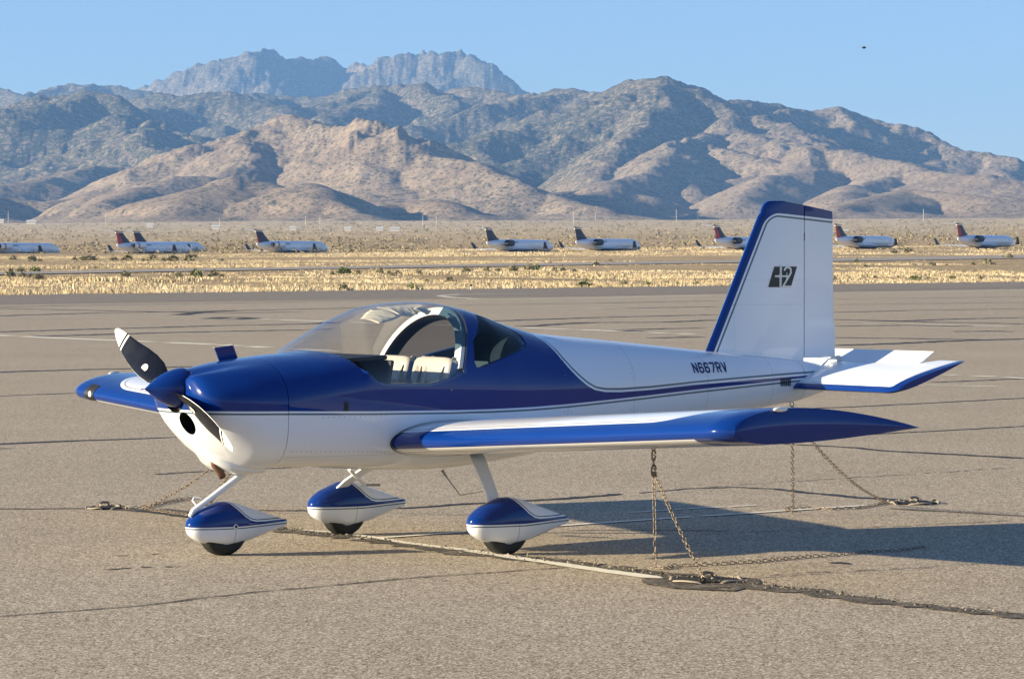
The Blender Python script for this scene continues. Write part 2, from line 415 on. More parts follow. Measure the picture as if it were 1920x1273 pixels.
crest([(430, 195, 9300), (500, 180, 9200), (560, 182, 9100), (610, 181, 9000), (650, 166, 8700), (700, 158, 8500), (745, 155, 8400), (800, 160, 8400), (850, 173, 8400), (880, 168, 8300), (930, 178, 8200), (1000, 181, 8000), (1055, 169, 7900), (1100, 173, 7800), (1160, 182, 7600), (1200, 166, 7200), (1240, 153, 6900), (1280, 151, 6800), (1330, 160, 6800), (1390, 190, 6900), (1460, 193, 7100), (1540, 202, 7100), (1580, 205, 7100), (1640, 210, 7100), (1700, 236, 7000), (1760, 266, 6900), (1800, 283, 6800), (1870, 296, 6700), (1920, 309, 6700), (2060, 330, 6600)], 0.54, step=48)
# hand placed spurs of the big mountain on the right
crest([(1280, 151, 6800), (1262, 200, 6500), (1225, 250, 6200), (1180, 300, 5900), (1130, 340, 5600), (1060, 372, 5200)], 0.56, spur=False)
crest([(1335, 162, 6800), (1400, 215, 6500), (1408, 240, 6300), (1350, 262, 6000), (1290, 275, 5800), (1230, 315, 5500), (1180, 350, 5200), (1120, 385, 4900)], 0.56, step=70)
crest([(1408, 240, 6300), (1480, 262, 6000), (1550, 276, 5800), (1500, 310, 5500), (1440, 345, 5200), (1400, 380, 4900)], 0.54, step=80)
crest([(1550, 276, 5800), (1620, 290, 5600), (1690, 312, 5400), (1640, 340, 5200), (1570, 375, 4900)], 0.54, step=80)
crest([(1690, 312, 5400), (1760, 325, 5200), (1840, 335, 5000), (1930, 350, 4900), (2050, 365, 4800)], 0.42, step=70)
crest([(1000, 190, 7900), (970, 235, 7400), (1040, 270, 7000), (1000, 310, 6500), (940, 345, 6000)], 0.54, step=70)
crest([(700, 160, 8400), (660, 205, 7800), (610, 235, 7200), (560, 250, 6700)], 0.54, step=60)
# tan foothills in front
crest([(250, 395, 4100), (330, 352, 4300), (400, 300, 4700), (470, 256, 5000), (515, 232, 5100), (542, 221, 5100), (575, 236, 5000), (620, 243, 4900), (655, 240, 4800), (692, 232, 4700), (722, 246, 4600), (760, 277, 4600), (800, 300, 4500), (850, 306, 4400), (885, 332, 4300), (930, 352, 4300), (980, 378, 4200), (1050, 398, 4100)], 0.45, step=60, ds=0.30)
crest([(230, 420, 3560), (290, 392, 3650), (340, 362, 3750), (388, 336, 3800), (425, 345, 3800), (450, 360, 3780), (480, 362, 3750), (512, 352, 3700), (545, 366, 3650), (580, 392, 3600), (640, 416, 3520)], 0.42, step=45, ds=0.33)
crest([(600, 420, 3600), (700, 395, 3800), (780, 385, 3800), (820, 400, 3700)], 0.4, step=60)
crest([(-60, 352, 5200), (40, 345, 5300), (130, 330, 5500), (210, 315, 5700), (290, 316, 5800), (380, 322, 5500)], 0.40, step=55)
crest([(-60, 390, 4300), (30, 378, 4400), (110, 388, 4400), (200, 372, 4500), (270, 352, 4700)], 0.38, step=60)
crest([(1480, 400, 4100), (1560, 380, 4300), (1650, 362, 4500), (1720, 372, 4400), (1800, 385, 4300), (1930, 380, 4300), (2050, 385, 4300)], 0.38, step=60)

# the ranges carry on beyond both edges of the photo
crest([(-820, 300, 7600), (-640, 262, 7500), (-500, 225, 7400), (-380, 240, 7300), (-250, 205, 7200), (-150, 226, 7100), (-60, 236, 7050)], 0.54, step=80)
crest([(-760, 200, 10800), (-560, 172, 10700), (-400, 158, 10600), (-260, 166, 10500), (-110, 152, 10500)], 0.56, step=90)
crest([(-600, 380, 4700), (-420, 350, 4900), (-240, 360, 5000), (-60, 352, 5200)], 0.42, step=80)
crest([(2060, 331, 6600), (2180, 300, 6800), (2320, 315, 6900), (2450, 285, 7000), (2600, 330, 7200), (2740, 350, 7400)], 0.54, step=80)
crest([(2040, 366, 4800), (2200, 350, 4900), (2380, 372, 4800), (2560, 385, 4700)], 0.42, step=80)
segs = []
for P, sl in ridges:
    for i in range(len(P) - 1): segs.append((*P[i], *P[i + 1], sl))
segs = np.array(segs)
nc, nr = 1060, 640
ks = np.concatenate([np.linspace(-0.262, -0.166, 120, endpoint=False), np.linspace(-0.166, 0.166, nc - 240), np.linspace(0.166, 0.262, 121)[1:]]); ds = 3000 * (15500 / 3000) ** (np.linspace(0, 1, nr) ** 1.0)
K, D = np.meshgrid(ks, ds); Xm = (K * D).ravel(); Ym = D.ravel()
base = ground_z(Xm, Ym)
wxn = Xm + (fbm(Xm / 420, Ym / 420, 21, 4) - 0.5) * 170; wyn = Ym + (fbm(Xm / 420, Ym / 420, 37, 4) - 0.5) * 170
Hh = np.full(Xm.shape, -1e9)
order = np.argsort(Ym, kind='stable')
for sgm in segs:
    x0, y0, z0, x1, y1, z1, sl = sgm
    R_ = max(z0, z1) / sl + 120
    a = np.searchsorted(Ym, min(y0, y1) - R_ - 100); b = np.searchsorted(Ym, max(y0, y1) + R_ + 100)
    X_, Y_ = wxn[a:b], wyn[a:b]
    msk = (X_ > min(x0, x1) - R_) & (X_ < max(x0, x1) + R_)
    ii = np.nonzero(msk)[0]
    if len(ii) == 0: continue
    X_, Y_ = X_[ii], Y_[ii]
    dx, dy = x1 - x0, y1 - y0; L2 = dx * dx + dy * dy + 1e-6
    t = np.clip(((X_ - x0) * dx + (Y_ - y0) * dy) / L2, 0, 1)
    d = np.hypot(X_ - x0 - t * dx, Y_ - y0 - t * dy)
    h = z0 + (z1 - z0) * t - sl * (np.sqrt(d * d + 18.0 ** 2) - 18.0)
    jj = a + ii; Hh[jj] = np.maximum(Hh[jj], h)
rel = np.clip(Hh - base, 0, None)
nz = (fbm(Xm / 150, Ym / 150, 5, 6, 0.55, True) - 0.6) * np.clip(rel * 0.20, 0, 28) + (fbm(Xm / 34, Ym / 34, 8, 4, 0.6) - 0.5) * np.clip(rel * 0.1, 0, 11)
crag = np.clip((Ym - 11500) / 600, 0, 1)
nz += crag * (fbm(Xm / 130, Ym / 130, 55, 5, 0.62, True) - 0.62) * 70 * np.clip(rel / 500, 0, 1)
nz += (fbm(Xm / 60, Ym / 60, 77, 4, 0.6, True) - 0.6) * 26 * np.clip(1 - np.abs(Ym - 4650) / 500, 0, 1) * np.clip((Hh - 120) / 60, 0, 1)
Zm = base + np.where(rel > 0, rel, 0)
k_ = 22.0; Zs = base + np.log1p(np.exp(np.clip((Hh - base) / k_, -30, 60))) * k_
Zm = Zs - k_ * math.log(2) * np.exp(-np.abs(rel) / 20) * 0 + nz * (rel > 0) + (fbm(Xm / 40, Ym / 40, 2, 4) - 0.5) * 3 - 8 * np.exp(-rel / 8)
Zm = np.where(Ym < 3400, np.minimum(Zm, ground_z(Xm, Ym) - 2.0 + np.clip(rel, 0, 400)), Zm)
veg = np.clip((Ym - 4900) / 1600, 0, 1) * 0.40 - np.clip((Ym - 11500) / 1500, 0, 1) * 0.04 + 0.14 + 0.25 * (fbm(Xm / 600, Ym / 600, 90, 3) - 0.5)
veg = np.clip(veg - np.clip((Xm / Ym - 0.02) * 3, 0, 0.25), 0, 1)
n = NT('mountain_slopes')
at = n.n.new('ShaderNodeAttribute'); at.attribute_name = 'veg'; vg = at.outputs['Fac']
ge = n.n.new('ShaderNodeNewGeometry'); nzz = n.xyz(ge.outputs['Normal'])[2]
soil = n.mix(n.ramp(n.noise(0.006, 5, 0.6), [(0.35, 0), (0.65, 1)]), (0.30, 0.230, 0.165), (0.38, 0.300, 0.215))
soil = n.mix(n.ramp(n.noise(0.035, 6, 0.75), [(0.45, 0), (0.62, 0.7)]), soil, (0.20, 0.15, 0.11))
bush = n.noise(0.085, 4, 0.85); b2 = n.vor(0.13)
msk = n.m('MULTIPLY_ADD', vg, 0.34, n.m('SUBTRACT', bush, 0.60))
c = n.mix(n.ramp(msk, [(0.0, 0), (0.10, 1)]), soil, n.mix(n.noise(0.02, 3), (0.045, 0.055, 0.035), (0.085, 0.085, 0.055)))
c = n.mix(n.m('MULTIPLY', n.ramp(b2, [(0.22, 1), (0.40, 0)]), 0.75), c, (0.06, 0.065, 0.04))
rock = n.mix(n.noise(0.08, 6, 0.8), (0.16, 0.115, 0.09), (0.40, 0.29, 0.22))
c = n.mix(n.m('MULTIPLY', n.ramp(nzz, [(0.50, 0.8), (0.72, 0)]), n.ramp(n.noise(0.012, 5, 0.7), [(0.45, 0), (0.6, 1)])), c, rock)
n.set(Base_Color=c, Roughness=0.95); n.b.inputs['Specular IOR Level'].default_value = 0.05
n.bump(n.noise(0.06, 6, 0.8), 0.7, 7.0); M['mount'] = n.mat
mountains = grid_mesh('mountains', (K * D), D, Zm.reshape(K.shape), M['mount'], attr={'veg': veg})

# haze: even thin air round everything
n = NT('haze_air'); n.n.remove(n.b)
pv = n.n.new('ShaderNodeVolumePrincipled'); pv.inputs['Color'].default_value = (0.24, 0.50, 1.0, 1); pv.inputs['Density'].default_value = 6.2e-5
pv.inputs['Anisotropy'].default_value = 0.0; n.l.new(pv.outputs[0], n.out.inputs['Volume']); M['haze'] = n.mat
mb = MB(); x0, y0 = lf(0, 7400)
mb.box((0, 0, 0), (8000, 16600, 1500))
hz = mb.build('haze', M['haze']); hz.location = (x0, y0, 750 - 5); hz.rotation_euler = (0, 0, YAW - math.pi / 2); tag(hz, kind='stuff', label='thin blue air between the ramp and the far peaks', cat='haze')

# ================================================================== THE LIGHT AIRCRAFT
def itp(x, pts): return float(np.interp(x, [p[0] for p in pts], [p[1] for p in pts]))
ZT = [(0.195, 1.14), (0.205, 1.19), (0.235, 1.213), (0.30, 1.232), (0.48, 1.267), (0.685, 1.293), (0.889, 1.313), (1.10, 1.328), (1.20, 1.39), (1.30, 1.451), (1.47, 1.546), (1.64, 1.618), (1.81, 1.647), (1.98, 1.657), (2.157, 1.652), (2.376, 1.614), (2.486, 1.583), (2.686, 1.515), (2.98, 1.437), (3.506, 1.390), (3.975, 1.346), (4.562, 1.288), (5.144, 1.241), (5.447, 1.207), (5.60, 1.18), (5.72, 1.14), (5.80, 1.08)]
ZTD = [(1.10, 1.328), (1.25, 1.343), (1.5, 1.35)]         # forward deck under the windshield
ZBt = [(0.195, 0.97), (0.205, 0.93), (0.235, 0.875), (0.28, 0.80), (0.33, 0.745), (0.40, 0.68), (0.48, 0.625), (0.58, 0.58), (0.70, 0.560), (0.79, 0.578), (1.12, 0.565), (1.54, 0.538), (1.96, 0.522), (2.22, 0.530), (2.66, 0.574), (3.10, 0.634), (5.37, 0.905), (5.61, 0.963), (5.80, 1.03)]
WW = [(0.195, 0.20), (0.205, 0.29), (0.235, 0.355), (0.28, 0.395), (0.33, 0.42), (0.40, 0.445), (0.55, 0.49), (0.75, 0.52), (1.1, 0.545), (1.25, 0.55), (2.5, 0.55), (3.0, 0.50), (3.5, 0.435), (4.0, 0.365), (4.5, 0.295), (5.0, 0.222), (5.37, 0.165), (5.6, 0.115), (5.72, 0.08), (5.80, 0.03)]
ZC = [(0.195, 1.06), (0.3, 1.03), (0.75, 1.0), (1.1, 1.05), (1.3, 1.08), (2.6, 1.05), (5.0, 1.07), (5.8, 1.055)]
NU = [(0.19, 2.0), (0.3, 2.0), (0.8, 2.25), (1.1, 2.4), (2.0, 2.15), (2.9, 2.1), (3.6, 2.2), (5.8, 2.2)]
NL = [(0.19, 2.0), (0.3, 2.1), (0.5, 2.5), (0.8, 3.6), (1.2, 4.2), (2.6, 4.0), (3.2, 3.2), (5.8, 2.4)]
def sm_itp(x, pts):                                      # slightly smoothed lookup
    h = 0.03 if x > 0.5 else 0.006
    return (itp(x - h, pts) + 2 * itp(x, pts) + itp(x + h, pts)) / 4
def sect(x, inset=0.0, deck=False):
    zt = sm_itp(x, ZT)
    if deck and x > 1.1: zt = itp(x, ZTD)
    return sm_itp(x, WW) - inset, zt - inset, sm_itp(x, ZBt) + inset, itp(x, ZC), itp(x, NU), itp(x, NL)
def spt(x, a, inset=0.0, deck=False):
    """point of the hull at station x, angle a (0 = starboard side, 90 = top, 180 = port)"""
    w, zt, zb, zc, nu, nl = sect(x, inset, deck); c, s = math.cos(a), math.sin(a); n = nu if s >= 0 else nl
    if x < 0.75:                                         # shallow valley between the spine and the cylinder cheeks
        g = max(0.0, 1 - max(0.0, x - 0.30) / 0.45); d = math.degrees(a)
        vk = 0.11 * g * g * (math.exp(-((d - 112) / 8.5) ** 2) + math.exp(-((d - 68) / 8.5) ** 2)); zt -= (zt - zc) * vk
        zt += 0.02 * g * (math.exp(-((d - 132) / 14) ** 2) + math.exp(-((d - 48) / 14) ** 2))
    y = w * math.copysign(abs(c) ** (2 / n), c); z = zc + ((zt - zc) if s >= 0 else (zc - zb)) * math.copysign(abs(s) ** (2 / n), s)
    return (x, y, z)
def half_w(x, z, inset=0.0):
    w, zt, zb, zc, nu, nl = sect(x, inset); h = (zt - zc) if z > zc else (zc - zb); n = nu if z > zc else nl
    q = abs(z - zc) / max(h, 1e-6)
    return w * max(0.0, 1 - q ** n) ** (1 / n)
def hit(u, v, inset=0.0):
    r = ray(u, v); prev = None
    for i in range(3200):
        t = 17 + i * 0.005; P = Cp + r * t
        if 0.2 < P[0] < 5.79 and abs(P[1]) < half_w(P[0], P[2], inset) and itp(P[0], ZBt) < P[2] < itp(P[0], ZT):
            lo, hi = t - 0.005, t
            for _ in range(12):
                mdl = (lo + hi) / 2; Q = Cp + r * mdl
                if 0.2 < Q[0] and abs(Q[1]) < half_w(Q[0], Q[2], inset): hi = mdl
                else: lo = mdl
            return Cp + r * hi
    return None

plane = empty('light_airplane', (2.1, 0, 0), 'blue and white low wing two seat propeller airplane chained down on the ramp', 'airplane')

# ---- paint scheme of the hull, traced as boundaries z(x)
low_px = [(420, 771), (545, 771), (700, 771), (850, 769), (920, 767), (1000, 763), (1060, 758), (1100, 754), (1200, 743), (1300, 731), (1400, 720), (1490, 710)]
up_px = [(986, 627), (1008, 633), (1024, 643), (1040, 659), (1055, 677), (1070, 694), (1085, 709), (1100, 722), (1115, 731), (1135, 735), (1165, 735), (1220, 731), (1300, 722), (1400, 713), (1485, 706)]
low = [(0.15, 0.968)] + [(p[0], p[2]) for p in (hit(*q) for q in low_px) if p is not None and p[0] > 0.5]
up = []
for q in up_px:
    p = hit(*q)
    if p is not None: up.append((p[0], p[2]))
up = [(2.80, 1.60), (2.86, 1.50)] + [p for p in up if p[0] > 2.87]
def mono(l):
    o = [l[0]]
    for p in l[1:]:
        if p[0] > o[-1][0] + 0.004: o.append(p)
    return o
low = mono(low); up = mono(up)
low += [(5.9, low[-1][1] + 0.03)]; up += [(5.9, up[-1][1] + 0.02)]
def offs(l, d):
    o = []
    for i, p in enumerate(l):
        a = l[max(i - 1, 0)]; b = l[min(i + 1, len(l) - 1)]; tx, tz = b[0] - a[0], b[1] - a[1]; L = math.hypot(tx, tz)
        o.append((p[0] - tz / L * d, p[1] + tx / L * d))
    return mono([p for p in o])
n = NT('hull_paint'); X, Y, Z = n.xyz()
def below(l): return n.m('LESS_THAN', Z, n.curve(X, l, 0.0, 6.0, 0.4, 1.8))
def ext(l, z0=None): return [(0.0, l[0][1] if z0 is None else z0)] + l + [(6.0, l[-1][1])]
bl0 = below(ext(low)); bl1 = below(ext(offs(low, -0.013))); bl2 = below(ext(offs(low, -0.025)))
past = n.m('GREATER_THAN', X, 2.81)
def above(l): return n.m('MULTIPLY', past, n.m('SUBTRACT', 1.0, below([(0.0, 1.75), (2.79, 1.75)] + [p for p in l if p[0] > 2.80] + [(6.0, l[-1][1])])))
a0 = above(up); a1 = above(offs(up, 0.015)); a2 = above(offs(up, 0.028))
c = n.mix(bl0, BLUE, WHITE); c = n.mix(n.m('MULTIPLY', bl1, n.m('SUBTRACT', 1.0, bl2)), c, GREY)
c = n.mix(a0, c, WHITE); c = n.mix(n.m('MULTIPLY', a1, n.m('SUBTRACT', 1.0, a2)), c, GREY)
for x0_ in (2.99, 3.62, 4.35, 5.02):
    c = n.mix(n.m('MULTIPLY', n.m('LESS_THAN', n.m('ABSOLUTE', n.m('SUBTRACT', X, x0_)), 0.0016), 0.45), c, (0.05, 0.06, 0.08))
zl_ = n.m('MULTIPLY', n.m('LESS_THAN', n.m('ABSOLUTE', n.m('SUBTRACT', Z, 0.655)), 0.0014), n.m('MULTIPLY', n.m('GREATER_THAN', X, 0.76), n.m('LESS_THAN', X, 2.2)))
c = n.mix(n.m('MULTIPLY', zl_, 0.4), c, (0.1, 0.1, 0.1))
M['hull'] = paint(n, c)

def loft(name, x0, x1, step, inset=0.0, nseg=112, deck=False, extra=()):
    xs = sorted(set([round(v, 4) for v in np.arange(x0, x1, step)] + [x1] + list(extra)))
    mb = MB(); P = [[spt(x, 2 * math.pi * j / nseg, inset, deck) for j in range(nseg)] for x in xs]
    mb.grid(P, closed_v=True); b = len(mb.v)
    mb.f.append(list(range(nseg))); mb.m.append(0); mb.sm.append(False)
    mb.f.append([(len(xs) - 1) * nseg + j for j in range(nseg)][::-1]); mb.m.append(0); mb.sm.append(False)
    return mb
# cutters
CUTL = [(1.20, 1.335), (1.24, 1.325), (1.28, 1.29), (1.31, 1.245), (1.36, 1.175), (1.42, 1.13), (1.48, 1.115), (1.82, 1.110), (1.98, 1.14), (2.10, 1.185)]
def xh(z): return 2.10 + 0.20 * max(0.0, (z - 1.18) / 0.46) ** 1.25
hoop_line = [(xh(z), z) for z in (1.22, 1.27, 1.33, 1.40, 1.47, 1.54, 1.60, 1.66)]
prof = [(1.19, 1.9), (1.19, 1.338)] + CUTL + hoop_line + [(2.33, 1.9)]
def tool(mb, mat):
    o = mb.build('tool', mat); return o
body = loft('fuselage', 0.752, 5.36, 0.035, nseg=120, deck=False)
# body with forward deck: rebuild deck part under windshield
body = MB(); xs = [0.752] + [round(v, 3) for v in np.arange(0.78, 5.36, 0.03)] + [5.36]
P = [[spt(x, 2 * math.pi * j / 120, 0, x < 1.345) for j in range(120)] for x in xs]
body.grid(P, closed_v=True)
body.f.append(list(range(120))); body.m.append(0); body.sm.append(False)
body.f.append([(len(xs) - 1) * 120 + j for j in range(120)][::-1]); body.m.append(0); body.sm.append(False)
fus = body.build('fuselage', M['hull'], plane)
t1 = MB(); t1.prism(prof, 'y', -0.8, 0.8)
cab = MB(); xs = [1.16] + [round(v, 3) for v in np.arange(1.2, 2.9, 0.06)]
P = []
for x in xs:
    row = []
    for j in range(64):
        p = spt(x, 2 * math.pi * j / 64, 0.04, x < 1.345); row.append((p[0], p[1], max(p[2], 0.62)))
    P.append(row)
cab.grid(P, closed_v=True); cab.f.append(list(range(64))); cab.m.append(0); cab.sm.append(False)
cab.f.append([(len(xs) - 1) * 64 + j for j in range(64)][::-1]); cab.m.append(0); cab.sm.append(False)
wpx = [(889, 589), (905, 594), (940, 609), (965, 621), (978, 630), (987, 645), (984, 654), (970, 661), (930, 678), (905, 688), (894, 689), (889, 676), (887, 640)]
wpoly = [(p[0], p[2]) for p in (hit(*q) for q in wpx)]
tw1 = MB(); tw1.prism(wpoly, 'y', -0.75, -0.15); tw2 = MB(); tw2.prism(wpoly, 'y', 0.15, 0.75)
cut(fus, [tool(t1, M['black']), tool(cab, M['interior']), tool(tw1, M['hull']), tool(tw2, M['hull'])])

# rear quarter windows
for sgn in (-1, 1):
    mb = MB(); cx_ = sum(p[0] for p in wpoly) / len(wpoly); cz_ = sum(p[1] for p in wpoly) / len(wpoly)
    rings = []
    for k in np.linspace(0, 1, 8):
        ring = []
        for i in range(len(wpoly)):
            x = cx_ + (wpoly[i][0] - cx_) * 1.015 * k; z = cz_ + (wpoly[i][1] - cz_) * 1.015 * k
            ring.append((x, sgn * (half_w(x, z) - 0.007), z))
        rings.append(ring)
    mb.grid(rings, closed_v=True)
    mb.build('rear_window', M['darkglass'], plane)

# cowl
cb = MB(); xs = [0.195, 0.198, 0.205, 0.215, 0.235, 0.255] + [round(v, 3) for v in np.arange(0.28, 0.745, 0.03)] + [0.747]
P = [[spt(x, 2 * math.pi * j / 120) for j in range(120)] for x in xs]
cb.grid(P, closed_v=True); cb.f.append(list(range(120))); cb.m.append(0); cb.sm.append(True)
cb.f.append([(len(xs) - 1) * 120 + j for j in range(120)][::-1]); cb.m.append(0); cb.sm.append(False)
cowl = cb.build('cowl', M['hull'], plane)
tb = MB()
hc = hit(351, 794); hn = Vector((1.0, 0.42, 0.10)).normalized()
hc = Vector(tuple(hc))
tb.tube([hc - hn * 0.10, hc + hn * 0.20], 0.078, n=40)
# gap behind the spinner and slot between spinner and cheeks
tg = MB(); tg.tube([(0.10, 0, 1.095), (0.262, 0, 1.095)], 0.150, n=48)
cut(cowl, [tool(tb, M['cavity']), tool(tg, M['black'])], 40)
# radiator scoop below the cowl
mb = MB(); P = []
for x, w, z0, z1 in ((0.36, 0.05, 0.69, 0.72), (0.44, 0.12, 0.605, 0.70), (0.52, 0.17, 0.555, 0.66), (0.60, 0.19, 0.535, 0.64), (0.70, 0.20, 0.527, 0.63), (0.765, 0.20, 0.532, 0.62)):
    P.append([(x, w * math.copysign(abs(math.cos(a)) ** .7, math.cos(a)), (z0 + z1) / 2 + (z1 - z0) / 2 * math.copysign(abs(math.sin(a)) ** .7, math.sin(a))) for a in np.linspace(0, 2 * math.pi, 40, endpoint=False)])
mb.grid(P, closed_v=True); mb.add(P[0], [list(range(40))]); mb.add([(p[0] - 0.02, p[1] * .9, p[2]) for p in P[-1]], [list(range(40))], 1, False)
mb.build('radiator_scoop', [M['white'], M['black']], cowl, sharp=40)
mb = MB(); mb.tube([(0.44, -0.06, 0.68), (0.46, -0.06, 0.60), (0.50, -0.06, 0.55), (0.52, -0.06, 0.515)], [0.026, 0.026, 0.026, 0.025], n=14); mb.build('exhaust_pipe', M['exhaust'], plane)
# spinner
mb = MB(); prf = [(-0.026, 0.002), (-0.02, 0.008), (0.0, 0.022), (0.03, 0.047), (0.07, 0.075), (0.11, 0.097), (0.16, 0.117), (0.20, 0.128), (0.235, 0.134), (0.252, 0.134), (0.252, 0.06)]
mb.grid([[(x, r * math.cos(a), 1.105 + r * math.sin(a)) for a in np.linspace(0, 2 * math.pi, 48, endpoint=False)] for x, r in prf], closed_v=True)
mb.tube([(-0.055, 0, 1.105), (-0.02, 0, 1.105)], 0.0035, n=6, mi=1)
spinner = mb.build('spinner', [M['blue'], M['steel']], plane, sharp=50)
# propeller
M['prop'] = simple('propeller_black', (0.004, 0.005, 0.010), 0.28, vs=10, var=0.4, spec=0.2)
M['pwhite'] = simple('propeller_white', (0.75, 0.75, 0.70), 0.45, vs=10)
prop = bpy.data.objects.new('propeller', None)
COL.objects.link(prop); prop.parent = plane; prop.matrix_parent_inverse = Matrix.Translation((-2.1, 0, 0)); prop.location = (0.165, 0, 1.105)
def blade():
    """blade along +Y, leading edge towards -Z, seen from the front (-X)"""
    mb = MB(); st = [(0.085, .055, 50, .045), (0.12, .075, 48, .036), (0.17, .115, 44, .026), (0.24, .150, 39, .021), (0.34, .165, 33, .017), (0.45, .160, 28, .014), (0.56, .140, 24.5, .012), (0.64, .122, 22.5, .010), (0.655, .119, 22, .010), (0.675, .114, 21.5, .010), (0.700, .107, 21, .009), (0.717, .102, 20.6, .009), (0.737, .096, 20, .009), (0.775, .082, 19.2, .008), (0.82, .062, 18, .007), (0.855, .038, 17, .006), (0.872, .014, 16, .004)]
    P = []; N = 22
    for r, ch, be, tk in st:
        ch *= 1.14
        be = rad(be); row = []; sweep = 0.10 * max(0, (r - 0.45) / 0.42) ** 2.0 * 0.55
        for j in range(N):
            a = 2 * math.pi * j / N; s = 0.5 - 0.5 * math.cos(a)             # 0 = leading edge
            h = math.sin(a) * tk * (1.0 if a < math.pi else 0.35) * (1 - 0.45 * s)
            cz = -ch * 0.42 + s * ch + sweep
            # chord direction: leading edge forward (-x) and down
            row.append((-h * math.cos(be) * 1.0 + cz * math.sin(be), r, cz * math.cos(be) + h * math.sin(be) * 0.3))
        P.append(row)
    def mif(i, j):
        r = (st[i][0] + st[i + 1][0]) / 2
        if r > 0.737 or 0.700 < r < 0.717 or (r > .24 and (j <= 0 or j >= N - 1)): return 1
        return 0
    mb.grid(P, closed_v=True, mif=mif); mb.add(P[-1], [list(range(N))], 1); mb.add(P[0], [list(range(N))], 0)
    # round paper badge on the front face with small red marks
    be = rad(35); bc = (0, 0.345, 0.004)
    def onf(a_, b_, o): return (b_ * math.sin(be) - o * math.cos(be) - 0.012, 0.345 + a_, b_ * math.cos(be) + 0.002)
    dk = [onf(0.033 * math.cos(t), 0.027 * math.sin(t), 0.0085) for t in np.linspace(0, 2 * math.pi, 20, endpoint=False) if math.sin(t) > -0.75]
    mb.add(dk, [list(range(len(dk)))], 1, False)
    for a_, b_, w_, h_ in ((-.010, .006, .010, .003), (.008, .006, .010, .003), (-.002, -.004, .018, .003), (.000, .013, .016, .0025)):
        mb.add([onf(a_ - w_ / 2, b_ - h_ / 2, .0095), onf(a_ + w_ / 2, b_ - h_ / 2, .0095), onf(a_ + w_ / 2, b_ + h_ / 2, .0095), onf(a_ - w_ / 2, b_ + h_ / 2, .0095)], [[0, 1, 2, 3]], 2, False)
    return mb.mesh('blade')
bme = blade()
PHI = rad(21.5)
b1 = link('blade', bme, [M['prop'], M['pwhite'], M['red']], prop, keep=False); b1.rotation_euler = (PHI, 0, 0)
b2 = bpy.data.objects.new('blade', bme); COL.objects.link(b2); b2.parent = prop; b2.rotation_euler = (PHI + math.pi, 0, 0)
mb = MB(); mb.tube([(-0.05, 0, 0), (0.06, 0, 0)], 0.07, n=20); mb.build('hub', M['steel'], prop, keep=False)

# ---- canopy glass, hoop, shades
mb = MB(); P = []
def zcut(x):
    pts = [(1.085, 1.322), (1.12, 1.328), (1.17, 1.327)] + CUTL
    return itp(x, pts)
for x in [1.09, 1.10, 1.12, 1.15] + [round(v, 3) for v in np.arange(1.19, 2.12, 0.03)]:
    w, zt, zb, zc, nu, nl = sect(x); zl = min(zcut(x) - 0.006, zt - 0.001); q = (zl - zc) / (zt - zc)
    s0 = min(1, q) ** (nu / 2); a0_ = math.asin(s0); row = []
    for j in range(49):
        a = a0_ + (math.pi - 2 * a0_) * j / 48; p = spt(x, a, -0.003)
        xx = x
        if x >= 2.08: pass
        row.append(p)
    P.append(row)
# stretch the last stretch of rows back to the slanted hoop
x_last = P[-1][0][0]
for f in (0.34, 0.67, 1.0):
    row = []
    for p in P[-1] if f == 0.34 else base_row:
        row.append(None)
    if f == 0.34: base_row = list(P[-1])
    row = []
    for p in base_row:
        xt = x_last + (max(xh(p[2]), x_last) - x_last + 0.004) * f
        a = None
        # same angle around the hull at the new station
        w, zt, zb, zc, nu, nl = sect(x_last, -0.003); q = max(0, min(1, (p[2] - zc) / (zt - zc)))
        ang = math.asin(min(1, q ** (nu / 2))); ang = ang if p[1] > 0 else math.pi - ang
        row.append(spt(xt, ang, -0.003))
    P.append(row)
mb.grid(P); canopy = mb.build('canopy', M['glass'], plane)
# hoop: white forward face, black liner, teal stretch painted in as a dark reflection
def hoop_pt(a, dx, ins):
    p = spt(2.15, a, ins); x = xh(p[2]) + dx; return spt(x, a, ins)
As = np.linspace(rad(14), rad(166), 60)
mb = MB()
prof_ = [(-0.004, 0.012), (-0.034, 0.012), (-0.040, 0.070), (-0.02, 0.085), (0.06, 0.092)]
G = [[hoop_pt(a, dx, ins) for dx, ins in prof_] for a in As]
def hoop_mat(i, j):
    a = math.degrees(As[i])
    if j > 1: return 1
    return 2 if 92 < a < 149 else 0
mb.grid(G, mif=hoop_mat); mb.build('roll_hoop', [M['pwhite'], M['black'], M['interior']], canopy, sharp=40)
# canopy side rails and forward bow
for sgn in (-1, 1):
    mb = MB(); pts = []
    for x in np.arange(1.34, 2.11, 0.04):
        z = zcut(x); pts.append((x, sgn * (half_w(x, z, 0.012)), z + 0.004))
    mb.tube(pts, 0.009, n=6); mb.build('canopy_rail', M['blue'], canopy)
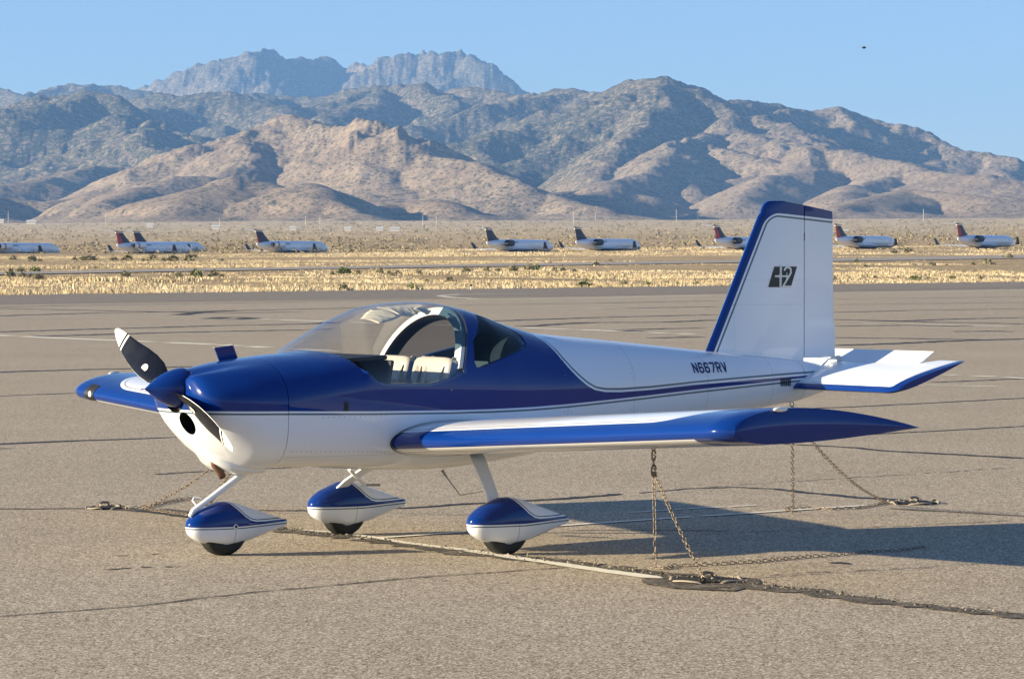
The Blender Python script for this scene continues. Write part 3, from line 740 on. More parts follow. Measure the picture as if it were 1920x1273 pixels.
# pleated cloth sunshades under the top of the glass
def shade(quad, name='sunshade'):
    C4 = []
    for u, v in quad:
        for k in range(30):
            p = hit(u, v + k * 0.7, 0.015)
            if p is not None: break
        C4.append(p)
    if any(p is None for p in C4): raise Exception('shade miss %s' % (quad,))
    mb = MB(); G = []
    for i in range(17):
        row = []
        for j in range(9):
            a, b = i / 16, j / 8; P_ = (C4[0] * (1 - a) + C4[1] * a) * (1 - b) + (C4[3] * (1 - a) + C4[2] * a) * b
            y, x = P_[1], P_[0]
            w, zt, zb, zc, nu, nl = sect(x, 0.016); z = zc + (zt - zc) * max(0, 1 - (abs(y) / w) ** nu) ** (1 / nu)
            z -= 0.011 * abs(math.sin(i * 1.25 + b * 1.6)) + 0.012 * math.sin(math.pi * a) * b
            row.append((x, y, z))
        G.append(row)
    mb.grid(G); o = mb.build(name, M['cloth'], canopy); s = o.modifiers.new('s', 'SOLIDIFY'); s.thickness = 0.002
shade([(676, 596), (694, 580), (752, 590), (712, 604)])
shade([(706, 574), (768, 572), (784, 586), (750, 589)])
shade([(776, 577), (788, 572), (808, 581), (798, 586)])
# latch handle inside the roof
mb = MB(); mb.tube([(2.02, -0.03, 1.62), (2.02, -0.03, 1.575), (2.03, 0.0, 1.56), (2.04, 0.05, 1.56), (2.05, 0.08, 1.575), (2.05, 0.08, 1.62)], 0.008, n=8); mb.build('latch_handle', M['steel'], canopy)
mb = MB(); mb.box((1.42, 0.02, 1.285), (0.36, 0.80, 0.03), rot=Matrix.Rotation(rad(-3), 3, 'Y')); mb.box((1.56, 0.0, 1.13), (0.03, 0.92, 0.30), rot=Matrix.Rotation(rad(12), 3, 'Y'))
bevel(mb.build('instrument_panel', M['black'], plane), 0.01)
mb = MB(); mb.box((2.30, 0, 0.95), (0.04, 0.98, 0.62), rot=Matrix.Rotation(rad(12), 3, 'Y')); mb.build('bulkhead', M['interior'], plane)
# seats
def cushion(c, d, rot, mat, parent, name, crown=0.25, mi2=None):
    mb = MB(); N = 10; G = []
    bm = bmesh.new(); bmesh.ops.create_cube(bm, size=1.0)
    bmesh.ops.subdivide_edges(bm, edges=bm.edges, cuts=5, use_grid_fill=True)
    for v in bm.verts:
        x, y, z = v.co * 2
        k = 1 - crown * 0.35 * (y * y * z * z) ; 
        r = Vector((x, y, z)); m_ = max(abs(x), abs(y), abs(z)); e = (abs(x) ** 6 + abs(y) ** 6 + abs(z) ** 6) ** (1 / 6)
        r = r / e; r.x *= 1 - 0.25 * crown * (y * y + z * z) / 2
        v.co = Vector((r.x * d[0] / 2, r.y * d[1] / 2, r.z * d[2] / 2))
    bm.transform(Matrix.Translation(c) @ rot.to_4x4())
    for f in bm.faces: f.smooth = True
    me = bpy.data.meshes.new(name); bm.to_mesh(me); bm.free()
    if mi2 is not None:
        for p in me.polygons:
            n_ = rot.inverted() @ p.normal
            if abs(n_.y) > 0.75: p.material_index = 1
    return link(name, me, mat, parent)
for sy in (0.262, -0.262):
    rot = Matrix.Rotation(rad(15), 3, 'Y')
    seat = cushion((2.03, sy, 0.98), (0.11, 0.47, 0.44), rot, [M['leatherside'], M['leatherside']], plane, 'seat', 0.3, 1)
    cushion((2.055, sy, 1.185), (0.115, 0.47, 0.20), rot, [M['leather'], M['leatherside']], seat, 'backrest_pad', 0.35, 1)
    cushion((1.78, sy, 0.80), (0.46, 0.44, 0.12), Matrix.Rotation(rad(-8), 3, 'Y'), [M['leather']], seat, 'seat_cushion', 0.3)
    for k, (ya, yb, mt, w_) in enumerate(((sy + 0.17, sy + 0.06, 'belt', .020), (sy + 0.12, sy + 0.02, 'beltdark', .009), (sy + 0.06, sy - 0.04, 'belt', .016), (sy - 0.19, sy - 0.13, 'belt', .012)) if sy < 0 else ((sy - 0.20, sy - 0.16, 'belt', .012),)):
        mb = MB(); pts = [(2.13, ya, 1.27), (2.08, ya, 1.29), (2.005, (ya * 2 + yb) / 3, 1.22), (1.955, (ya + yb) / 2, 1.10), (1.88, yb, 0.93)]
        mb.tube(pts, w_, n=8, sq=(1.0, 0.12)); mb.build('seat_belt', M[mt], seat)
mb = MB(); mb.box((2.42, -0.05, 1.14), (0.20, 0.55, 0.20), rot=Matrix.Rotation(rad(20), 3, 'Z')); bevel(mb.build('baggage', M['leatherside'], plane), 0.03, 3)

# ---- lettering helpers: strokes laid on the port side
def stroke_on(mb, pts, wd, surf, mi=0):
    """ribbon through 2-D points, mapped by surf(a, b, lift)"""
    n_ = []
    fine_ = []
    for (a, b) in zip(pts[:-1], pts[1:]):
        k_n = max(1, int(math.hypot(b[0] - a[0], b[1] - a[1]) / 0.014))
        fine_ += [((a[0] + (b[0] - a[0]) * i / k_n, a[1] + (b[1] - a[1]) * i / k_n), (a[0] + (b[0] - a[0]) * (i + 1) / k_n, a[1] + (b[1] - a[1]) * (i + 1) / k_n)) for i in range(k_n)]
    for (a, b) in fine_:
        L = math.hypot(b[0] - a[0], b[1] - a[1]); nx, ny = -(b[1] - a[1]) / L * wd / 2, (b[0] - a[0]) / L * wd / 2
        ex, ey = (b[0] - a[0]) / L * wd * 0.35, (b[1] - a[1]) / L * wd * 0.35
        q = [(a[0] + nx - ex, a[1] + ny - ey), (a[0] - nx - ex, a[1] - ny - ey), (b[0] - nx + ex, b[1] - ny + ey), (b[0] + nx + ex, b[1] + ny + ey)]
        mb.add([surf(x, y) for x, y in q], [[0, 1, 2, 3]], mi, False)
GL = {'N': [[(0, 0), (0, 1), (.62, 0), (.62, 1)]],
      '6': [[(.62, .86), (.5, 1), (.15, 1), (0, .85), (0, .15), (.15, 0), (.48, 0), (.62, .14), (.62, .42), (.48, .55), (0, .55)]],
      '7': [[(0, 1), (.62, 1), (.62, .85), (.22, 0)]],
      'R': [[(0, 0), (0, 1), (.48, 1), (.62, .87), (.62, .60), (.48, .48), (0, .48)], [(.34, .48), (.62, 0)]],
      'V': [[(0, 1), (.31, 0), (.62, 1)]]}
mb = MB(); pa = hit(1302, 698); pb = hit(1364, 697); pc = hit(1303, 681)
hgt = (pc[2] - pa[2]) * 0.98; Wt = (pb[0] - pa[0]); cw = Wt / (6 - 0.38 + 0.0) ; k = 0
lift = [0.0025]
def fsurf(x, z): return (x, -(half_w(x, z) + lift[0]), z)
for ch in 'N667RV':
    for st in GL[ch]:
        stroke_on(mb, [(pa[0] + cw * k + q[0] * cw, pa[2] + q[1] * hgt - (x_ := 0)) for q in st], 0.0135, lambda x, z: fsurf(x, z)); lift[0] += 0.00015
    k += 1
mb.build('registration_number', M['navy'], fus)
# louvred vent, door slot, small placards and rivet beads on the hull
mb = MB(); p0 = hit(1463, 724); p1 = hit(1483, 709)
for i in range(6):
    x = p0[0] + (p1[0] - p0[0]) * (i + .1) / 6; w_ = (p1[0] - p0[0]) / 6 * 0.7
    mb.add([(a, -(half_w(a, z) + 0.003), z) for a, z in ((x, p0[2]), (x + w_, p0[2]), (x + w_, p1[2]), (x, p1[2]))], [[0, 1, 2, 3]], 0, False)
mb.build('vent_louvre', M['logo'], fus)
mb = MB(); p0 = hit(645, 771); p1 = hit(653, 753)
mb.add([(a, -(half_w(a, z) + 0.002), z) for a, z in ((p0[0], p0[2]), (p1[0], p0[2]), (p1[0], p1[2]), (p0[0], p1[2]))], [[0, 1, 2, 3]], 0, False)
mb.build('door_slot', M['black'], fus)
mb = MB(); p = hit(846, 731); mb.ball((p[0], p[1], p[2]), 0.009, n=6); mb.build('lock_button', M['steel'], fus)

# ---- rivet beads (one mesh per part they belong to)
def beads(mb, pts, r=0.0032, mi=0):
    for p in pts:
        x, y, z = p; vs = [(x - r, y, z), (x + r, y, z), (x, y - r, z), (x, y + r, z), (x, y, z - r), (x, y, z + r)]
        mb.add(vs, [[0, 2, 4], [2, 1, 4], [1, 3, 4], [3, 0, 4], [2, 0, 5], [1, 2, 5], [3, 1, 5], [0, 3, 5]], mi, True)
rv = MB()
pts = []
for x in np.arange(3.0, 5.35, 0.032):
    for a in (rad(90 + 24), rad(90 - 24)): pts.append(spt(x, a, -0.0005))
for x in np.arange(0.80, 2.2, 0.035): pts.append(spt(x, rad(180 + 34), -0.0003))
for x in np.arange(1.0, 1.5, 0.04): pts.append((x, -(half_w(x, 0.925)), 0.915))
for x in np.arange(4.0, 5.3, 0.035): pts.append((x, -half_w(x, itp(x, low) + 0.05), itp(x, low) + 0.05))
for z_ in (0.70, 0.80, 0.90): pts += [(x, -half_w(x, z_), z_) for x in (2.96, 3.02, 3.59, 3.65)]
for x_ in (2.97, 3.60, 4.33): pts += [(x_, -half_w(x_, z_) - .0003, z_) for z_ in np.arange(1.12, 1.33, .034) if z_ < itp(x_, ZT) - .04]
M['rivet'] = simple('rivet_heads', (0.22, 0.24, 0.27), 0.4, vs=30)
fus.data.materials.append(M['rivet']); beads(rv, pts, 0.0042, len(fus.data.materials) - 1)
def join_into(o, mb):
    bm = bmesh.new(); bm.from_mesh(o.data); m2 = mb.mesh('tmp', False); bm.from_mesh(m2); bm.to_mesh(o.data); bm.free(); bpy.data.meshes.remove(m2)
join_into(fus, rv)

# ---- tail cone fairing
tc = MB(); xs = [5.366] + [round(v, 3) for v in np.arange(5.39, 5.80, 0.03)]
tc.grid([[spt(x, 2 * math.pi * j / 64) for j in range(64)] for x in xs], closed_v=True)
tc.f.append(list(range(64))); tc.m.append(0); tc.sm.append(False)
tc.f.append([(len(xs) - 1) * 64 + j for j in range(64)][::-1]); tc.m.append(0); tc.sm.append(False)
tc.build('tail_fairing', M['hull'], plane, sharp=40)

# ---- wings
def foil(s, c, t=0.15, cam_=0.022):
    """returns (upper, lower) heights at chord fraction s"""
    yt = 5 * t * (0.2969 * math.sqrt(s) - 0.126 * s - 0.3516 * s * s + 0.2843 * s ** 3 - 0.1036 * s ** 4)
    p = 0.4; yc = cam_ / p ** 2 * (2 * p * s - s * s) if s < p else cam_ / (1 - p) ** 2 * ((1 - 2 * p) + 2 * p * s - s * s)
    return (yc + yt) * c, (yc - yt) * c
n = NT('wing_upper_paint'); X, Y, Z = n.xyz(); AY = n.m('ABSOLUTE', Y)
def inside(n, a, b, r):
    """signed distance inside the corner made by a>0 and b>0, rounded with r"""
    px = n.m('MAXIMUM', n.m('SUBTRACT', r, a), 0.0); py = n.m('MAXIMUM', n.m('SUBTRACT', r, b), 0.0)
    L = n.m('SQRT', n.m('ADD', n.m('MULTIPLY', px, px), n.m('MULTIPLY', py, py)))
    return n.m('SUBTRACT', r, L)
dd = inside(n, n.m('SUBTRACT', X, 1.525 + 0.078), n.m('SUBTRACT', 3.74, AY), 0.46)
c = n.mix(n.m('GREATER_THAN', dd, 0.0), BLUE, WHITE)
c = n.mix(n.m('MULTIPLY', n.m('GREATER_THAN', dd, 0.030), n.m('LESS_THAN', dd, 0.040)), c, (0.30, 0.30, 0.30))
M['wingtop'] = paint(n, c)
DIH = 0.0613
XLE, CH = 1.525, 1.47
def wing(sgn):
    # one panel with its tip
    ys = [0.545] + list(np.linspace(0.62, 3.92, 28)) + [3.97, 4.02, 4.06, 4.085, 4.10]
    S_ = [0.5 * (1 - math.cos(math.pi * k / 26)) for k in range(27)]
    P = []
    for y in ys:
        e = max(0, (y - 3.95) / 0.15); dl = (0.12 if sgn > 0 else 0.075) * e ** 2.4; tk = 1 - 0.06 * e ** 2
        z0 = 0.726 + DIH * (y - 0.55); c_ = CH - dl + 0.03 * e; row = []
        for s in reversed(S_): row.append((XLE + dl + s * c_, sgn * y, z0 + foil(s, CH)[0] * tk - 0.012 * s))
        for s in S_[1:-1]: row.append((XLE + dl + s * c_, sgn * y, z0 + foil(s, CH)[1] * tk - 0.012 * s))
        P.append(row)
    nn = len(S_); N = len(P[0])
    def mif(i, j):
        if j < nn: return 0
        s = S_[min(j - nn + 1, nn - 1)]
        if s < 0.012: return 0
        return 2 if ys[i] > 3.70 else 1
    mb = MB(); mb.grid(P, closed_v=True, mif=mif)
    # slightly domed tip cap
    tip = P[-1]; cx_ = sum(p[0] for p in tip) / N; up_ = tip[:nn]; lo_ = [tip[nn - 1]] + tip[nn:] + [tip[0]]
    G = []
    for k in range(nn):
        a = up_[nn - 1 - k]; b = lo_[k]; row = []
        for q in range(7):
            f = q / 6; bul = 0.022 * math.sin(math.pi * f) * math.sin(math.pi * min(1, max(0, k / (nn - 1)))) ** .5
            row.append((a[0] * (1 - f) + b[0] * f, a[1] + sgn * bul, a[2] * (1 - f) + b[2] * f))
        G.append(row)
    mb.grid(G, mi=2)
    # rivets along ribs and spar of the top skin
    pts = []
    for y in np.arange(0.65, 3.75, 0.035):
        z0 = 0.726 + DIH * (y - 0.55)
        for s in (0.335, 0.66): pts.append((XLE + s * CH, sgn * y, z0 + foil(s, CH)[0] - 0.012 * s + 0.0005))
        pts.append((XLE + 0.05 * CH, sgn * y, z0 + foil(0.05, CH)[1] - 0.001))
    beads(mb, pts, 0.004, 3)
    w = mb.build('wing', [M['wingtop'], M['white'], M['blue'], M['rivet']], plane, sharp=38)
    mb_s = MB(); ring = [[], []]
    for q_ in range(2):
        for p in P[0]: ring[q_].append((XLE + .5 * CH + (p[0] - XLE - .5 * CH) * 1.012, sgn * (0.538 + q_ * 0.022), 0.74 + (p[2] - 0.74) * 1.08))
    mb_s.grid(ring, closed_v=True); mb_s.build('root_seal', M['black'], w)
    # flaperon: groove line lies between the skin and this surface
    mb = MB(); P = []
    for y in np.linspace(0.62, 3.84, 12):
        z0 = 0.726 + DIH * (y - 0.55); row = []
        for s in (0.80, 0.84, 0.90, 0.96, 1.012): row.append((XLE + s * CH, sgn * y, z0 + foil(min(s, 1), CH)[0] - 0.012 * s + 0.004 * (1 if s < .82 else .7)))
        for s in (1.012, 0.96, 0.90, 0.84, 0.80): row.append((XLE + s * CH, sgn * y, z0 + foil(min(s, 1), CH)[1] - 0.012 * s - 0.004))
        P.append(row)
    mb.grid(P, closed_v=True); mb.add(P[0], [list(range(10))], 0, False); mb.add(P[-1], [list(range(10))], 0, False)
    mb.build('flaperon', M['white'], w, sharp=40)
    return w
wl_ = wing(-1); wr_ = wing(1)
# nav / strobe lens on each tip
for sgn, w in ((-1, wl_), (1, wr_)):
    mb = MB(); q = aty(1460, 769, -4.10); mb.ball((q[0], sgn * 4.115, q[2] + 0.005), 0.028, n=10, k=(1.9, 0.7, 0.55)); mb.build('nav_light', M['lens'], w)
# landing light let into the leading edge of the starboard wing
mb = MB(); q = aty(179, 742, 3.80); P = []
for yy in np.linspace(3.69, 3.83, 8):
    z0 = 0.726 + DIH * (yy - 0.55); row = []
    for s, ulo in ((.05, 0), (.03, 0), (.012, 0), (.003, 0), (0, 0), (.003, 1), (.012, 1), (.03, 1)):
        row.append((XLE + s * CH - 0.004, yy, z0 + foil(s, CH)[ulo]))
    P.append(row)
mb.grid(P); mb.build('landing_light', M['black'], wr_)
mb = MB(); mb.ball((XLE - 0.001, 3.735, 0.726 + DIH * 3.185 + 0.005), 0.025, n=8, k=(.5, 1, 1)); mb.build('landing_lamp', M['lens'], wr_)
# tie-down rings under the wings and tail
for p in ((2.26, -2.45, 0.765), (2.26, 2.45, 0.765), (5.37, 0, 0.885)):
    mb = MB(); pts = [(p[0] + 0.018 * math.cos(a), p[1], p[2] + 0.018 * math.sin(a)) for a in np.linspace(0, 2 * math.pi, 14)]
    mb.tube(pts, 0.004, n=6, cap=False); mb.tube([(p[0], p[1], p[2] + 0.016), (p[0], p[1], p[2] + 0.07)], 0.005, n=6); mb.build('tie_down_ring', M['steel'], plane)

# ---- fin and rudder
n = NT('fin_paint'); X, Y, Z = n.xyz()
# distance from the leading edge line and from the sloping top
lx0, lz0, lx1, lz1 = 4.562, 1.288, 5.066, 2.308; tx, tz = lx1 - lx0, lz1 - lz0; L = math.hypot(tx, tz)
dle = n.m('MULTIPLY', n.m('SUBTRACT', n.m('MULTIPLY', n.m('SUBTRACT', X, lx0), tz), n.m('MULTIPLY', n.m('SUBTRACT', Z, lz0), tx)), 1 / L)
dtop = n.m('SUBTRACT', n.m('MULTIPLY_ADD', n.m('SUBTRACT', X, 5.2), -0.125, 2.378), Z)
dd = inside(n, n.m('SUBTRACT', dle, 0.055), n.m('SUBTRACT', dtop, n.m('MULTIPLY_ADD', n.m('SUBTRACT', X, 5.2), -0.05, 0.088)), 0.10)
c = n.mix(n.m('GREATER_THAN', dd, 0.0), BLUE, WHITE)
c = n.mix(n.m('MULTIPLY', n.m('GREATER_THAN', dd, 0.015), n.m('LESS_THAN', dd, 0.029)), c, GREY)
M['fin'] = paint(n, c)
HX = 5.462
def fin_th(x, z, xl, xt):
    s = max(0.0, min(1.0, (x - xl) / (xt - xl))); return 0.052 * (1 - 0.35 * (z - 1.2) / 1.2) * (2.2 * math.sqrt(s) * (1 - s) + 0.10 * (1 - s)) + 0.002
def le(z):
    if z <= 2.27: return lx0 + (z - lz0) * (lx1 - lx0) / (lz1 - lz0)
    f = (z - 2.27) / 0.11; return 5.047 + 0.02 + 0.09 * (1 - math.sqrt(max(0, 1 - f * f)))
def te(z): return 5.752 + (5.768 - 5.752) * (2.3 - z) / 1.05 + (0.012 if z < 1.46 else 0)
def topz(x): return 2.380 if x < 5.25 else 2.380 - 0.145 * (x - 5.25)
zs = list(np.linspace(1.16, 2.24, 26)) + [2.27, 2.29, 2.31, 2.325, 2.34, 2.352, 2.362, 2.370, 2.376, 2.380]
def fin_pt(x, z, sg):
    xl = le(z); return (x, sg * fin_th(x, z, xl, te(z)), min(z, topz(x)))
mb = MB(); P = []
for z in zs:
    xl = le(z); row = []
    ss = [1, .9, .75, .6, .45, .32, .2, .12, .06, .02, 0]
    for s in ss: row.append(fin_pt(xl + (HX - 0.004 - xl) * s, z, -1))
    for s in ss[::-1][1:]: row.append(fin_pt(xl + (HX - 0.004 - xl) * s, z, 1))
    P.append(row)
mb.grid(P); mb.add(P[-1], [list(range(len(P[-1])))], 0, False); mb.add([r[0] for r in P] + [r[-1] for r in P][::-1], [list(range(2 * len(P)))], 0, False)
pts = [fin_pt(x, 1.80, -1) for x in np.arange(4.92, 5.45, 0.033)] + [fin_pt(x, 1.62, -1) for x in np.arange(4.80, 5.45, 0.033)] + [fin_pt(4.80, z, -1) for z in np.arange(1.30, 1.60, 0.033)] + [fin_pt(x, 1.30 - (x - 4.62) * .09, -1) for x in np.arange(4.66, 5.42, 0.035)]
beads(mb, pts, 0.0036, 1)
fin = mb.build('fin', [M['fin'], M['rivet']], plane, sharp=40)
mb = MB(); P = []
for z in [1.225 + (2.38 - 1.225) * i / 30 for i in range(31)]:
    row = []; zz = z; xt = te(z)
    ss = [0, .15, .3, .5, .7, .85, 1]
    for s in ss[::-1]: row.append((HX + 0.006 + (xt - HX - .006) * s, -fin_th(HX + (xt - HX) * s, z, le(z), xt), min(z, topz(HX + (xt - HX) * s))))
    for s in ss: row.append((HX + 0.006 + (xt - HX - .006) * s, fin_th(HX + (xt - HX) * s, z, le(z), xt), min(z, topz(HX + (xt - HX) * s))))
    P.append(row)
mb.grid(P, closed_v=True); mb.add(P[0], [list(range(14))], 0, False); mb.add(P[-1], [list(range(14))], 0, False)
mb.box((HX, -0.022, 2.12), (0.012, 0.012, 0.055), 1)
beads(mb, [(x, -fin_th(x, 1.95, le(1.95), te(1.95)) - .0005, 1.95) for x in np.arange(5.50, 5.74, 0.033)], 0.0028)
rud = mb.build('rudder', [M['fin'], M['black']], fin, sharp=40)
# emblem on the fin: slanted black field with a white 1, 2 and little aeroplane
mb = MB()
def fs(x, z, l=0.0025): return (x, -(fin_th(x, z, le(z), te(z)) + l), z)
q = [aty(u, v, -0.035) for u, v in ((1451, 500), (1494.5, 500), (1482.5, 538.5), (1439, 538.5))]
q = [(p[0], p[2]) for p in q]; G = []
for i in range(9):
    f = i / 8; A = (q[0][0] + (q[3][0] - q[0][0]) * f, q[0][1] + (q[3][1] - q[0][1]) * f); B = (q[1][0] + (q[2][0] - q[1][0]) * f, q[1][1] + (q[2][1] - q[1][1]) * f)
    G.append([fs(A[0] + (B[0] - A[0]) * j / 8, A[1] + (B[1] - A[1]) * j / 8) for j in range(9)])
mb.grid(G, sm=False)
def fp(u, v): p = aty(u, v, -0.035); return p[0], p[2]
lf_ = [0.004]
def fsl(x, z): return fs(x, z, lf_[0])
for pts_, wd in (([fp(1463, 499), fp(1462, 539)], 0.022), ([fp(1470, 506), fp(1473, 501.5), fp(1478, 501), fp(1482, 505), fp(1482, 512), fp(1476, 522), fp(1467, 537)], 0.016), ([fp(1466, 537), fp(1484, 537)], 0.010), ([fp(1452, 518), fp(1476, 518)], 0.013), ([fp(1459, 515), fp(1459, 521)], 0.006), ([fp(1474, 512), fp(1473, 524)], 0.007)):
    stroke_on(mb, pts_, wd, fsl, 1); lf_[0] += 0.0006
mb.build('emblem', [M['logo'], M['pwhite']], fin)

# ---- stabilator, nose down, with its anti-servo tab
n = NT('stabilator_paint'); X, Y, Z = n.xyz(); AY = n.m('ABSOLUTE', Y)
dd = inside(n, n.m('SUBTRACT', X, 5.222 + 0.052), n.m('SUBTRACT', 1.232, AY), 0.03)
c = n.mix(n.m('GREATER_THAN', dd, 0.0), BLUE, WHITE); c = n.mix(n.m('MULTIPLY', n.m('GREATER_THAN', dd, 0.014), n.m('LESS_THAN', dd, 0.021)), c, (0.25, 0.27, 0.29))
M['stab'] = paint(n, c)
SL, SZ = 5.235, 1.012; SP = math.atan2(0.21, 0.665); SC = 0.70
mb = MB(); ys = [-1.30, -1.285, -1.26, -1.22] + list(np.linspace(-1.15, 1.15, 20)) + [1.22, 1.26, 1.285, 1.30]
SS = [0.5 * (1 - math.cos(math.pi * k / 14)) for k in range(15)]; P = []
for y in ys:
    e = max(0, (abs(y) - 1.2) / 0.10); tk = 0.105 * (1 - 0.35 * e ** 2); dl = 0.05 * e ** 2; cc = (SC if abs(y) > 0.96 else SC * 0.80)
    row = []
    def sp_(s, ul):
        h = foil(s * cc / SC if abs(y) < 0.96 else s, SC, tk, 0.0)[ul]; d = dl + s * (cc - dl)
        return (SL + d * math.cos(SP) - h * math.sin(SP), y, SZ + d * math.sin(SP) + h * math.cos(SP))
    for s in SS[::-1]: row.append(sp_(s, 0))
    for s in SS[1:-1]: row.append(sp_(s, 1))
    P.append(row)
N = len(P[0])
mb.grid(P, closed_v=True, mif=lambda i, j: 1 if (j >= 14 and abs(ys[i]) > 1.14 ) or i in (0, 1, len(ys) - 2, len(ys) - 3) else 0)
mb.add(P[0], [list(range(N))], 1, False); mb.add(P[-1], [list(range(N))], 1, False)
stab = mb.build('stabilator', [M['stab'], M['blue']], plane, sharp=40)
TP = SP + rad(16)
mb = MB()
hx, hz = SL + SC * 0.805 * math.cos(SP), SZ + SC * 0.805 * math.sin(SP) + 0.006
P = []
for y in (-0.95, 0.95):
    P.append([(hx, y, hz + 0.010), (hx + 0.175 * math.cos(TP), y, hz + 0.175 * math.sin(TP) + 0.001), (hx + 0.175 * math.cos(TP), y, hz + 0.175 * math.sin(TP) - 0.002), (hx, y, hz - 0.014)])
mb.grid(P, closed_v=True, sm=False); mb.add(P[0], [[0, 1, 2, 3]], 0, False); mb.add(P[1], [[0, 1, 2, 3]], 0, False)
mb.build('anti_servo_tab', M['white'], stab)
mb = MB(); mb.tube([(5.60, -0.07, 1.165), (5.66, -0.07, 1.215), (5.76, -0.06, 1.235)], 0.006, n=6); mb.tube([(5.60, 0.07, 1.165), (5.66, 0.07, 1.215), (5.76, 0.06, 1.235)], 0.006, n=6); mb.box((5.765, 0, 1.225), (0.03, 0.16, 0.02)); mb.box((5.765, -0.06, 1.215), (0.03, 0.01, 0.05)); mb.build('control_horn', M['pwhite'], stab)

# ---- landing gear
n = NT('wheel_fairing_paint'); X, Y, Z = n.xyz()
spl = [(-0.6, 0.5), (-0.02, 0.40), (0.02, 0.365), (0.07, 0.318), (0.12, 0.272), (0.17, 0.243), (0.22, 0.232), (0.30, 0.231), (0.6, 0.236)]
def bel(l): return n.m('LESS_THAN', Z, n.curve(X, l, -0.6, 0.6, 0.0, 0.55))
upb = n.m('SUBTRACT', 1.0, bel(spl)); lo0 = [(-0.6, 0.213), (-0.2, 0.207), (0.1, 0.205), (0.6, 0.222)]
sh = lambda l, d: [(a, b + d) for a, b in l]
lowm = bel(lo0); c = n.mix(upb, BLUE, WHITE); c = n.mix(lowm, c, WHITE)
o1 = offs(spl, 0.009); o2 = offs(spl, 0.017)
o1 = [(-0.6, .52)] + [p for p in o1 if -0.6 < p[0] < 0.6] + [(0.6, o1[-1][1])]; o2 = [(-0.6, .54)] + [p for p in o2 if -.6 < p[0] < .6] + [(0.6, o2[-1][1])]
c = n.mix(n.m('MULTIPLY', n.m('SUBTRACT', 1.0, bel(o1)), bel(o2)), c, GREY)
c = n.mix(n.m('MULTIPLY', bel(sh(lo0, -0.009)), n.m('SUBTRACT', 1.0, bel(sh(lo0, -0.017)))), c, GREY)
seam = n.m('MULTIPLY', n.m('LESS_THAN', n.m('ABSOLUTE', n.m('SUBTRACT', n.m('MULTIPLY_ADD', Z, 0.05, X), 0.045)), 0.0018), lowm)
c = n.mix(seam, c, (0.2, 0.2, 0.2)); M['spat'] = paint(n, c)
def spat_mesh():
    """teardrop about its wheel contact point (0,0,0), nose towards -X"""
    st = [(-0.300, 0.004, 0.205, 0.212), (-0.296, 0.028, 0.178, 0.237), (-0.28, 0.055, 0.150, 0.262), (-0.25, 0.078, 0.124, 0.290), (-0.20, 0.098, 0.098, 0.322), (-0.13, 0.112, 0.078, 0.348), (-0.05, 0.118, 0.066, 0.378), (0.02, 0.117, 0.062, 0.380), (0.09, 0.110, 0.070, 0.366), (0.17, 0.096, 0.088, 0.341), (0.26, 0.074, 0.114, 0.312), (0.35, 0.050, 0.142, 0.281), (0.43, 0.030, 0.166, 0.255), (0.49, 0.015, 0.182, 0.238), (0.515, 0.008, 0.188, 0.233)]
    # finer rows by interpolation
    xs = np.concatenate([[-0.3, -0.299, -0.296, -0.29], np.arange(-0.28, 0.515, 0.025), [0.515]]); A = np.array(st); P = []
    for x in xs:
        w, z0, z1 = (np.interp(x, A[:, 0], A[:, i]) for i in (1, 2, 3)); zc = 0.213; row = []
        for j in range(40):
            a = 2 * math.pi * j / 40; cc, ss = math.cos(a), math.sin(a); h = (z1 - zc) if ss > 0 else (zc - z0)
            row.append((x, w * math.copysign(abs(cc) ** 0.86, cc), zc + max(h, 0.004) * math.copysign(abs(ss) ** 0.92, ss)))
        P.append(row)
    mb = MB(); mb.grid(P, closed_v=True); mb.add(P[0], [list(range(40))]); mb.add(P[-1], [list(range(40))], 0, False)
    beads(mb, [(a, -0.112 + c_, b) for a, b, c_ in ((-0.03, .15, .004), (-0.03, .185, -.002), (.02, .13, .006), (.10, .15, .010), (.10, .18, .006))], 0.0045)
    return mb.mesh('spat')
def tyre_mesh(R=0.168, w=0.062):
    mb = MB(); prof = [(-w, R * .55), (-w, R * .80), (-w * .85, R * .93), (-w * .5, R * .99), (-w * .42, R * .985), (-w * .36, R), (-w * .12, R), (-w * .06, R * .985), (w * .06, R * .985), (w * .12, R), (w * .36, R), (w * .42, R * .985), (w * .5, R * .99), (w * .85, R * .93), (w, R * .80), (w, R * .55)]
    mb.grid([[(r * math.cos(a), y, R + r * math.sin(a)) for y, r in prof] for a in np.linspace(0, 2 * math.pi, 48, endpoint=False)], closed_u=True)
    mb.tube([(0, -w * .9, R), (0, w * .9, R)], R * .56, n=24, mi=1); return mb.mesh('tyre')
sm_, tm_ = spat_mesh(), tyre_mesh()
sm_.materials.append(M['spat']); tm_.materials.append(M['tyre']); tm_.materials.append(M['pwhite'])
for i, (x, y, sc) in enumerate(((2.12, -1.01, 1.0), (2.12, 1.01, 1.0), (0.56, 0.0, 0.93))):
    sp = bpy.data.objects.new('wheel_fairing', sm_); COL.objects.link(sp); sp.parent = plane; sp.matrix_parent_inverse = Matrix.Translation((-2.1, 0, 0))
    sp.location = (x, y, 0); sp.scale = (sc * (0.985 if i < 2 else 1.0), sc, sc)
    ty = bpy.data.objects.new('tyre', tm_); COL.objects.link(ty); ty.parent = sp; ty.location = (-0.01, 0, -0.004)
    if i == 2:
        ty.scale = (1.08,) * 3
        mb = MB(); mb.tube([(0.03, -0.108, 0.207), (0.03, -0.124, 0.207)], 0.017, n=20); mb.tube([(0.03, -0.120, 0.207), (0.03, -0.1255, 0.207)], 0.011, n=16, mi=1)
        mb.build('axle_cap', [M['pwhite'], M['black']], sp, keep=False)
